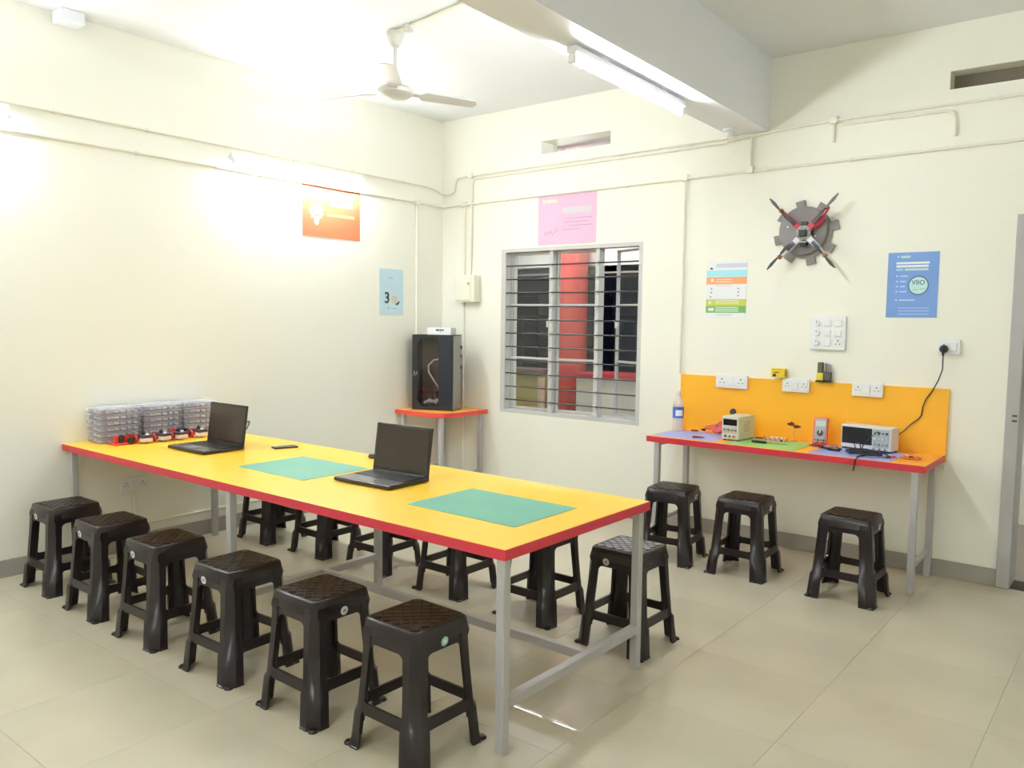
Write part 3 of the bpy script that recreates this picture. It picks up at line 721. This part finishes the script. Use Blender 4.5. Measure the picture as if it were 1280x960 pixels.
for i, (x, y, a, b) in enumerate(((.402, -3.551, .6, 0), (.969, -3.557, -.3, 0), (1.529, -3.556, 1.9, 0), (2.13, -3.543, 1.8, 0), (2.698, -3.533, -.7, 90), (3.208, -3.501, -.9, 90))):
    lab = 'dark plastic stool on the near side of the table, %s from the long wall' % ordn[i]
    if i == 5: lab = 'nearest dark plastic stool, with a green sticker, by the front table leg'
    if i == 0: s = st0; s.location = (x, y, 0); s.rotation_euler = (0, 0, math.radians(a)); s['label'] = lab
    else: s = dup(st0, (x, y, 0), a + b, lab)
    stools.append((s, .5 if b else -.04, STICKG if i == 5 else STICK))
for i, (x, y, a) in enumerate(((.404, -2.155, 0), (.964, -2.122, .3), (1.513, -2.111, 1.2), (2.147, -2.12, .2), (2.767, -2.128, -.8), (3.322, -2.166, -.5))):
    lab = 'dark plastic stool on the far side of the table, %s from the long wall' % ordn[i]
    if i == 5: lab = 'dark plastic stool with a greyed seat behind the far table leg'
    s = dup(st0, (x, y, 0), a, lab)
    if i == 5:
        for c in s.children:
            if c.name.startswith('seat'):
                for g in c.children:
                    g.data = g.data.copy(); g.data.materials[0] = PADG
    stools.append((s, -.04, STICK))
for x, y, a, lab in ((2.821, -.747, 6.7, 'dark plastic stool at the bench end below the water bottle'), (3.312, -.719, .7, 'dark plastic stool in the middle of the three at the bench'), (3.953, -.749, -.6, 'dark plastic stool below the oscilloscope, nearest the doorway')):
    stools.append((dup(st0, (x, y, 0), a + 90, lab), .03, STICK))
for s, u, m in stools: sticker(s, 0 if u == .5 else u, m)

# ------------------------------------------------------------------ corner stand with the 3D printer
st = thing('corner_stand', 'small corner table with an orange top and red edge', 'table', (0, 0, 0))
outline = [(.006, -.597), (.43, -.597), (.50, -.575), (.545, -.53), (.575, -.45), (.59, -.02), (.006, -.02)]
bm = B(); prism(bm, outline, .718, .755); tp = obj('stand_top', bm, ORTOP, st)
eb = [(.006, -.5985), (.43, -.5985), (.501, -.5765), (.5465, -.531), (.5765, -.45), (.5915, -.02), (.5895, -.02), (.5745, -.45), (.5445, -.529), (.4995, -.5735), (.43, -.5955), (.006, -.5955)]
bm = B(); prism(bm, eb, .7175, .7545); obj('edge_band', bm, RED if False else mat('coral_edge_band', (.80, .075, .06), .4), tp)
for x, y in ((.075, -.56), (.50, -.53), (.545, -.07), (.075, -.07)): leg(st, x, y, .718)
for (a, b, c, d) in ((.094, .48, -.57, -.545), (.53, .555, -.51, -.09)): obj('rail', box(B(), a, b, c, d, .18, .21, .002, 1), STEEL, st)
pr = thing('desktop_printer', 'tall black enclosed 3D printer on the corner table', '3D printer', (.11, -.49, .755), 20)
PB = mat('printer_black', (.016, .018, .022), .35); PSIDE = mat('printer_side_grey', (.28, .27, .25), .45)
W_, D_, H_ = .385, .20, .665
bm = B(); box(bm, 0, .02, 0, D_, 0, H_); box(bm, W_-.02, W_, 0, D_, 0, H_); box(bm, .02, W_-.02, D_-.02, D_, 0, H_); box(bm, .02, W_-.02, 0, D_, 0, .035); box(bm, .02, W_-.02, 0, D_, H_-.03, H_)
obj('case', bm, PB, pr)
obj('side_panel', box(B(), W_, W_+.004, .01, D_-.01, .01, H_-.01, .001, 1), PSIDE, pr)
obj('back_lining', box(B(), .02, W_-.02, D_-.03, D_-.02, .035, H_-.03), mat('printer_inside_brown', (.20, .16, .14), .5), pr)
dpan = obj('front_frame', box(B(), .255, W_-.001, -.008, 0, .004, H_-.004, .002, 1), mat('printer_front_navy', (.020, .026, .038), .3), pr)
bm = B(); box(bm, 0.001, .05, -.008, 0, .004, H_-.004); box(bm, .05, .255, -.008, 0, H_-.03, H_-.004); box(bm, .05, .255, -.008, 0, .004, .035)
for cx, cz, sx, sz in ((.05, H_-.03, 1, -1), (.255, H_-.03, -1, -1), (.05, .035, 1, 1), (.255, .035, -1, 1)):
    prism(bm, [(cx, cz), (cx+sx*.04, cz), (cx, cz+sz*.05)], 0, .008, RX(90))
obj('door_frame', bm, PB, pr)
obj('door_pane', box(B(), .05, .255, -.004, -.002, .035, H_-.03), glass_mat('smoked_pane', (.85, .82, .80), .85), pr)
bm = B(); tube(bm, [(.30, .10, .42), (.24, .09, .45), (.17, .08, .44), (.12, .075, .39), (.125, .075, .33), (.17, .08, .26), (.215, .085, .20), (.225, .09, .15)], .007, 8); obj('filament_hose', bm, WHITEP, pr, True)
obj('print_head', box(B(), .195, .25, .06, .13, .10, .16, .004, 1), BLACK, pr)
bm = B(); box(bm, .09, .20, .05, .07, .06, .075, .003, 1, None); tube(bm, [(.09, .06, .05), (.14, .06, .085), (.20, .06, .07), (.225, .06, .095)], .012, 8); lathe(bm, [(0, -.012), (.024, -.012), (.024, .012), (0, .012)], 14, T(.215, .055, .075) @ RX(90)); obj('carriage', bm, mat('pale_carriage', (.62, .64, .70), .4), pr)
obj('print_bed', box(B(), .04, W_-.04, .03, D_-.04, .04, .05), DGREY, pr)
for zz in (.36, .46, .54): obj('hinge', box(B(), W_+.004, W_+.010, D_-.03, D_-.005, zz, zz+.03, .001, 1), BLACK, pr)
text('logo_mark', 'Aa', .045, mat('print_logo_grey', (.35, .35, .37), .4), pr, T(.014, -.0085, .33) @ RX(90)) if False else None
bm = B(); prism(bm, [(.012, .30), (.020, .345), (.026, .345), (.034, .31), (.045, .342), (.050, .342), (.048, .31), (.044, .31), (.043, .328), (.034, .30), (.024, .33), (.018, .30)], .008, .0086, RX(90)); obj('logo_mark', bm, MGREY, pr)
bx_ = thing('carton_box', 'flat white carton lying on top of the 3D printer', 'box', (.225, -.425, 1.42), 20)
obj('carton', box(B(), 0, .225, 0, .12, 0, .062, .002, 1), WHITEP, bx_)
obj('side_flap', box(B(), .225, .228, .004, .116, .002, .060), mat('carton_grey', (.58, .58, .60), .6), bx_)
mk = [(.085, .118), (.122, .140), (.144, .160)]
for a, b in mk: obj('print_mark', box(B(), a, b, -.0006, 0, .034, .048), BLK, bx_)
obj('print_mark', box(B(), .115, .145, -.0006, 0, .022, .028), GRY, bx_)

# ------------------------------------------------------------------ workbench with the orange back panel
BX0, BX1, BD, BH = 2.492, 4.281, .534, .761
bn = thing('workbench', 'narrow orange workbench with a red front edge and steel legs', 'bench', (0, 0, 0))
bt = obj('bench_top', box(B(), BX0+.002, BX1-.002, -BD+.002, -.021, BH-.04+.001, BH, .001, 1), ORTOP, bn)
for a in ((BX0, BX1, -BD-.0005, -BD+.002), (BX0-.0005, BX0+.002, -BD, -.021), (BX1-.002, BX1+.0005, -BD, -.021)):
    obj('edge_band', box(B(), *a, BH-.04, BH-.001), RED, bt)
tag(obj('splash_board', box(B(), BX0-.008, BX1+.006, -.020, -.001, BH-.04, 1.170, .001, 1), ORANGE), 'orange laminate board on the wall above the workbench', 'panel')
for x in (BX0+.075, BX1-.055):
    for y in (-BD+.03, -.06): leg(bn, x, y, BH-.04)
    obj('side_rail', box(B(), x-.012, x+.012, -BD+.05, -.08, .15, .18, .002, 1), STEEL, bn)
    obj('top_rail', box(B(), x-.012, x+.012, -BD+.05, -.08, BH-.065, BH-.041), STEEL, bn)
MATV = mat('lavender_blue_mat', (.38, .42, .80), .5, var=.05, scale=6); MATLG = mat('light_green_mat', (.32, .62, .20), .5, var=.05, scale=6)
cut_mat('lavender blue mat at the bottle end of the bench', 2.74, -.30, .46, .38, BH, MATV)
cut_mat('light green mat in the middle of the bench', 3.285, -.30, .47, .40, BH, MATLG)
cut_mat('lavender blue mat under the oscilloscope probes', 3.85, -.32, .48, .40, BH, MATV)

Z = BH
bo = thing('water_bottle', 'clear water bottle with a blue label on the bench', 'bottle', (2.545, -.165, Z))
BOT = clear_mat('bottle_plastic', (.95, .82, .76), .5, .1)
bm = B(); lathe(bm, [(.0, .0), (.034, .0), (.040, .010), (.040, .085), (.038, .095), (.040, .105), (.040, .190), (.037, .212), (.024, .245), (.015, .262), (.0135, .280)], 24); obj('body', bm, BOT, bo, True)
bm = B(); lathe(bm, [(.0408, .098), (.0408, .180)], 24); obj('wrap_label', bm, mat('label_blue', (.06, .16, .55), .4), bo, True)
bm = B(); lathe(bm, [(.0413, .115), (.0413, .158)], 24)
for f_ in [f for f in bm.faces if not (-.005 < f.calc_center_median().x < .038 and f.calc_center_median().y < 0)]: bm.faces.remove(f_)
obj('label_patch', bm, WHI, bo)
bm = B(); lathe(bm, [(.0, .0), (.0165, .0), (.0165, .020), (.0, .020)], 16, T(0, 0, .278)); obj('cap', bm, mat('cap_pale', (.85, .80, .76), .4), bo, True)

ps = thing('power_supply', 'cream bench power supply with a dark display', 'power supply', (3.045, -.265, Z), -4)
PSU = mat('psu_cream', (.66, .63, .52), .45); PSF = mat('psu_face', (.62, .62, .58), .45)
obj('case', box(B(), -.062, .062, -.10, .13, .008, .165, .004, 2), PSU, ps)
fc = obj('front_face', box(B(), -.060, .060, -.107, -.099, .010, .163, .003, 1), PSF, ps)
obj('display', box(B(), -.050, .050, -.109, -.106, .105, .148, .001, 1), GLOSS, fc)
for i in range(4):
    bm = B(); lathe(bm, [(.010, 0), (.008, .012), (0, .012)], 14, T(-.040+.0267*i, -.107, .076) @ RX(90)); obj('knob', bm, MGREY, fc, True)
for i in range(3):
    bm = B(); lathe(bm, [(.007, 0), (.006, .014), (0, .014)], 12, T(-.03+.03*i, -.107, .032) @ RX(90)); obj('terminal', bm, (BLACK, mat('terminal_green', (.05, .3, .1), .4), mat('terminal_red', (.6, .04, .04), .4))[i], fc, True)
for i in range(2): obj('line_mark', box(B(), -.05, .05, -.1075, -.1068, .056+.037*i, .058+.037*i), MGREY, fc)
for i in range(5): obj('vent_slot', box(B(), .0615, .0625, -.03, .06, .06+.016*i, .064+.016*i), MGREY, ps)
for fx in (-.05, .05):
    for fy in (-.085, .11): obj('foot', box(B(), fx-.008, fx+.008, fy-.008, fy+.008, 0, .009), BLACK, ps)
cl = thing('magnifier_clip', 'small black clip standing behind the power supply', 'clip', (2.915, -.065, Z))
bm = B(); tube(bm, [(0, 0, 0), (0, 0, .14), (.01, -.01, .16)], .004, 8); obj('stem', bm, MGREY, cl, True)
bm = B(); lathe(bm, [(.0, -.008), (.02, -.008), (.024, 0), (.02, .008), (0, .008)], 16, T(.012, -.012, .166) @ RX(70)); obj('head', bm, BLACK, cl, True)
bm = B(); lathe(bm, [(0, 0), (.03, 0), (.03, .008), (0, .010)], 16); obj('base', bm, BLACK, cl, True)

gg = thing('glue_gun', 'red glue gun lying beside the power supply', 'glue gun', (2.835, -.155, Z), -8)
GR = mat('tool_red', (.62, .05, .05), .4)
bm = B(); prism(bm, [(-.02, .0), (.03, .0), (.065, .03), (.075, .075), (.03, .085), (.005, .06), (-.03, .05), (-.085, .035), (-.085, .018), (-.03, .022)], -.014, .014, T(0, 0, .016) @ RX(72)); obj('body', bm, GR, gg)
bm = B(); lathe(bm, [(.010, 0), (.009, .02), (.003, .032), (0, .032)], 12, T(-.083, -.006, .026) @ RY(-90)); obj('nozzle', bm, BLACK, gg, True)
bm = B(); prism(bm, [(.0, .03), (.02, .04), (.022, .056), (.004, .05)], -.0155, .0155, T(0, 0, .016) @ RX(72)); obj('trigger', bm, BLACK, gg)
bm = B(); tube(bm, [(.05, .03, .05), (.055, .055, .02), (.03, .075, .005), (-.06, .085, .005)], .0035, 6); obj('cable', bm, BLACK, gg, True)
def tool(name, label, cat, x, y, rz, m1, m2, L, r1=.006, r2=.002):
    t = thing(name, label, cat, (x, y, Z + .0022), rz)
    bm = B(); tube(bm, [(-L*.5, 0, r1), (-L*.46, 0, r1), (-L*.12, 0, r1), (-L*.08, 0, r1)], [r1*.6, r1, r1, r1*.6], 10); obj('grip', bm, m1, t, True)
    bm = B(); tube(bm, [(-L*.08, 0, r1), (L*.42, 0, r1*.8), (L*.5, 0, r1*.6)], [r2, r2, r2*.4], 8); obj('shaft', bm, m2, t, True)
    return t
tool('screwdriver', 'dark red screwdriver lying left of the glue gun', 'screwdriver', 2.69, -.10, 10, mat('dark_red_grip', (.20, .02, .02), .4), SILVER, .13)
tool('soldering_iron', 'black soldering iron on the light green mat', 'soldering iron', 3.30, -.335, 3, BLACK, mat('olive_rod', (.22, .26, .10), .4), .24, .009, .0025)
pl = thing('wire_pliers', 'small dark pliers on the lavender mat', 'pliers', (2.83, -.40, Z+.0022), 20)
for s in (-1, 1):
    bm = B(); tube(bm, [(-.045, s*.022, .006), (-.015, s*.012, .006), (.0, 0, .006), (.022, -s*.005, .006), (.035, -s*.002, .006)], [.005, .005, .006, .004, .002], 8); obj('handle', bm, mat('dark_red_grip', (.2, .02, .02), .4), pl, True)
bm = B(); lathe(bm, [(.006, 0), (.006, .013), (0, .013)], 12); obj('pivot', bm, SILVER, pl)
bb = thing('breadboard_kit', 'orange and white breadboard kit behind the green mat', 'circuit board', (3.255, -.135, Z), 4)
obj('board', box(B(), -.06, .085, -.045, .035, 0, .018, .002, 1), mat('breadboard_peach', (.80, .42, .26), .5), bb)
obj('terminal_strip', box(B(), -.03, .06, -.018, .016, .018, .024, .001, 1), WHITEP, bb)
obj('lead_bar', box(B(), -.13, -.02, .01, .02, 0, .012, .002, 1, RZ(6)), mat('dark_red_grip', (.2, .02, .02), .4), bb)
for k in range(4):
    bm = B(); tube(bm, [(-.05+.03*k, -.03, .012), (-.055+.034*k, -.045, .03), (-.04+.036*k, -.06, .004)], .0022, 6); obj('jumper_wire', bm, (BLACK, GR, MATS['label_blue'], BLACK)[k], bb, True)
obj('capacitor', box(B(), .055, .07, -.05, -.038, 0, .014, .003, 1), BLACK, bb)
hh = thing('helping_hand', 'small stand with dark red clips beside the multimeter', 'tool stand', (3.375, -.10, Z))
bm = B(); lathe(bm, [(0, 0), (.028, 0), (.026, .008), (0, .010)], 18); obj('base', bm, MATS['orange_laminate'] if False else mat('amber_base', (.75, .38, .05), .4), hh, True)
bm = B(); tube(bm, [(0, 0, .008), (0, 0, .105)], .003, 8); obj('post', bm, SILVER, hh, True)
for sx, dz in ((-1, .01), (1, -.004)):
    bm = B(); prism(bm, [(0, -.008), (sx*.02, -.012), (sx*.045, -.004), (sx*.045, .004), (sx*.02, .012), (0, .008)], -.007, .007, T(0, 0, .108+dz) @ RX(90)); obj('clip', bm, mat('clip_dark_red', (.14, .02, .015), .4), hh)
bm = B(); tube(bm, [(0, 0, .105), (-.012, 0, .125), (-.022, 0, .132)], .006, 8); obj('joint', bm, mat('clip_dark_red', (.14, .02, .015), .4), hh, True)

mm = thing('multimeter', 'red and grey digital multimeter leaning on the orange panel', 'multimeter', (3.565, -.155, Z), 10)
MR = mat('meter_red', (.80, .12, .09), .45); Mt = T(0, 0, 0) @ RX(-20)
bm = B(); box(bm, -.046, .046, -.016, .020, .002, .188, .009, 2, Mt); obj('holster', bm, MR, mm, True)
bm = B(); box(bm, -.037, .037, -.021, -.014, .014, .178, .005, 2, Mt); fcm = obj('face', bm, mat('meter_grey', (.40, .40, .42), .45), mm)
bm = B(); box(bm, -.030, .030, -.0225, -.0205, .125, .162, .001, 1, Mt); obj('display', bm, mat('lcd_pale', (.55, .60, .55), .3), fcm)
bm = B(); lathe(bm, [(.021, 0), (.019, .008), (0, .008)], 20, Mt @ T(0, -.0205, .080) @ RX(90)); obj('dial', bm, DGREY, fcm, True)
bm = B(); box(bm, -.003, .003, -.031, -.028, .078, .099, 0, 1, Mt); obj('dial_pointer', bm, WHITEP, fcm)
for i in range(4):
    bm = B(); lathe(bm, [(.0065, 0), (.0065, .004), (0, .004)], 10, Mt @ T(-.027+.018*i, -.0205, .032) @ RX(90)); obj('jack', bm, BLACK if i % 2 else GR, fcm)
pts = [(.0, -.045, .03), (-.03, -.06, .012), (-.05, -.06, .006), (-.03, -.075, .006), (.02, -.075, .006), (.055, -.06, .006), (.05, -.045, .012), (.02, -.045, .03)]
bm = B(); tube(bm, pts, .005, 8); obj('test_lead', bm, mat('lead_dark_red', (.30, .03, .03), .4), mm, True)

os_ = thing('oscilloscope', 'white digital oscilloscope with a dark wide screen', 'oscilloscope', (3.865, -.145, Z), -7)
OW = mat('scope_white', (.72, .72, .72), .4)
obj('case', box(B(), -.160, .160, -.03, .075, .010, .158, .007, 2), OW, os_)
of = obj('front_panel', box(B(), -.157, .157, -.042, -.029, .012, .155, .005, 2), OW, os_)
obj('screen', box(B(), -.150, .040, -.0445, -.041, .040, .145, .001, 1), mat('scope_screen', (.020, .022, .028), .2), of)
obj('control_panel', box(B(), .046, .145, -.0440, -.041, .030, .145, .001, 1), mat('scope_controls', (.46, .52, .54), .45), of)
for i in range(4):
    for j in range(3):
        bm = B(); rr_ = .0075 if (i+j) % 2 else .005; lathe(bm, [(rr_, 0), (rr_*.85, .009), (0, .009)], 12, T(.060+.0235*i, -.044, .050+.036*j) @ RX(90)); obj('knob', bm, (MGREY, WHITEP, DGREY)[j], of, True)
for i in range(6): obj('soft_key', box(B(), .0405, .0455, -.046, -.042, .055+.016*i, .063+.016*i), WHITEP, of)
for i in range(3):
    bm = B(); lathe(bm, [(.007, 0), (.007, .014), (0, .014)], 12, T(.055+.035*i, -.042, .022) @ RX(90)); obj('connector', bm, SILVER, of, True)
for fx in (-.14, .14):
    for fy in (-.02, .06): obj('foot', box(B(), fx-.012, fx+.012, fy-.01, fy+.01, 0, .012), BLACK, os_)
def loops(cx, cy, n, rx, ry, z0, seed, turns=3):
    rnd = random.Random(seed); out = []
    N = turns * n
    for k in range(N):
        a = 2*PI*k/n; out.append((cx + rx*math.cos(a)*(1+rnd.uniform(-.2, .2)), cy + ry*math.sin(a)*(1+rnd.uniform(-.25, .25)), z0 + .0025*k/n*2 + rnd.uniform(0, .006)))
    return out
CAB = mat('cable_black', (.015, .02, .03), .35)
pc1 = thing('probe_cable', 'black probe cable coiled in front of the oscilloscope', 'cable', (3.905, -.39, Z+.003))
bm = B(); tube(bm, loops(0, 0, 12, .092, .050, .006, 3, 5), .0055, 6); obj('coil', bm, CAB, pc1, True)
bm = B(); tube(bm, [(.0, .02, .01), (-.03, .08, .04), (-.01, .15, .085), (.03, .19, .13), (.055, .205, .02)], .0035, 6); obj('lead', bm, CAB, pc1, True)
bm = B(); tube(bm, [(-.02, .03, .01), (-.05, .10, .06), (-.09, .12, .05), (-.07, .10, .012)], .0038, 6); obj('lead', bm, CAB, pc1, True)
bm = B(); tube(bm, [(.02, -.03, .006), (.0, -.12, .008), (-.005, -.150, -.012), (-.012, -.152, -.075)], .0045, 6); obj('hanging_lead', bm, CAB, pc1, True)
bm = B(); tube(bm, [(.07, .03, .008), (.10, .06, .02), (.13, .05, .008)], [.004, .007, .003], 8); obj('probe_tip', bm, BLACK, pc1, True)
pc2 = thing('usb_cable', 'dark cable loop beside the multimeter on the mat', 'cable', (3.68, -.30, Z+.003))
bm = B(); tube(bm, loops(0, 0, 12, .062, .05, .003, 9, 2), .0030, 6); obj('loop', bm, CAB, pc2, True)
obj('adapter', box(B(), .0, .075, -.035, -.005, 0, .018, .005, 2, RZ(-14)), BLACK, pc2)
obj('pouch', box(B(), -.045, .04, .012, .055, 0, .022, .009, 2, RZ(8)), mat('mauve_pouch', (.38, .22, .24), .6), pc2)
kc = thing('alligator_clips', 'grey test clips on the mat edge', 'clips', (4.045, -.385, Z+.003), 25)
for k in range(3):
    bm = B(); tube(bm, [(-.03+.02*k, -.01, .006), (-.01+.02*k, .005, .008), (.012+.02*k, .02, .004)], [.005, .006, .002], 8); obj('clip', bm, (MGREY, BLACK, GR)[k], kc, True)
ob = thing('circuit_board', 'orange circuit module at the bench end', 'circuit board', (4.155, -.315, Z), -4)
OB = mat('module_orange', (.80, .20, .04), .4)
obj('board', box(B(), -.05, .05, -.035, .035, .004, .010, .001, 1), OB, ob)
for fx in (-.042, .042):
    for fy in (-.028, .028): obj('standoff', box(B(), fx-.004, fx+.004, fy-.004, fy+.004, 0, .005), SILVER, ob)
obj('chip', box(B(), -.01, .015, -.012, .012, .010, .016, .001, 1), BLACK, ob)
for x_, y_, m_ in ((-.03, .015, WHITEP), (.03, .012, SILVER), (-.03, -.015, OB), (.032, -.018, OB)): 
    obj('component', box(B(), x_-.010, x_+.010, y_-.008, y_+.008, .010, .024, .002, 1), m_, ob)
# power cord from the wall plug to the oscilloscope
cd = thing('mains_cable', 'black power cord plugged into the wall socket', 'cord', (4.247, -.025, 1.415))
bm = B(); lathe(bm, [(0, 0), (.024, 0), (.026, .012), (.020, .030), (.010, .040), (0, .040)], 16, T(0, .0, 0) @ RX(90)); obj('plug', bm, BLACK, cd, True)
bm = B(); tube(bm, [(0, -.03, -.005), (.002, -.035, -.04)], [.010, .006], 8); obj('strain_relief', bm, BLACK, cd, True)
P_ = [(4.250, -.060, 1.378), (4.248, -.045, 1.29), (4.225, -.030, 1.22), (4.195, -.026, 1.154), (4.160, -.026, 1.10), (4.145, -.026, 1.05), (4.140, -.026, .998), (4.125, -.026, .975), (4.08, -.028, .935), (4.045, -.034, .89), (4.02, -.05, .868), (4.00, -.075, .862), (3.97, -.075, .862)]
bm = B(); tube(bm, [(a-4.247, b+.025, c-1.415) for a, b, c in P_], .0035, 8); obj('cable', bm, BLACK, cd, True)

# on top of the back panel
yb = thing('yellow_carton', 'small yellow carton standing on the panel over a socket strip', 'box', (3.235, -.036, 1.187), -3)
YC = mat('carton_yellow', (.85, .60, .02), .5)
obj('carton', box(B(), -.048, .048, -.022, .022, 0, .062, .001, 1), YC, yb)
obj('print_mark', box(B(), -.036, -.012, -.0226, -.022, .006, .024), BLK, yb); obj('print_mark', box(B(), -.03, .01, -.0226, -.022, .032, .038), BLK, yb)
obj('print_mark', box(B(), -.04, .03, -.0226, -.022, .052, .056), mat('olive_print', (.35, .28, .03), .5), yb)
obj('side_print', box(B(), .048, .0486, -.015, .015, .01, .05), mat('olive_print', (.35, .28, .03), .5), yb)
db = thing('bit_set', 'black and yellow drill bit case standing on the panel', 'tool case', (3.538, -.030, 1.171), -3)
obj('tray', box(B(), -.05, .05, -.022, .022, 0, .012, .002, 1), BLACK, db)
obj('yellow_block', box(B(), -.046, .0, -.020, .020, .012, .062, .003, 1), mat('bit_yellow', (.72, .60, .06), .45), db)
obj('dark_block', box(B(), .002, .044, -.018, .018, .012, .068, .003, 1), mat('bit_dark', (.09, .08, .07), .45), db)
obj('dark_block', box(B(), -.042, -.010, -.016, .016, .062, .132, .004, 1), mat('bit_olive', (.13, .12, .06), .45), db)
for k in range(3): obj('bit', box(B(), .002+.014*k, .012+.014*k, -.008, .008, .068, .128-.004*k, .002, 1), mat('bit_grey', (.36, .35, .35), .4, metal=.4), db)
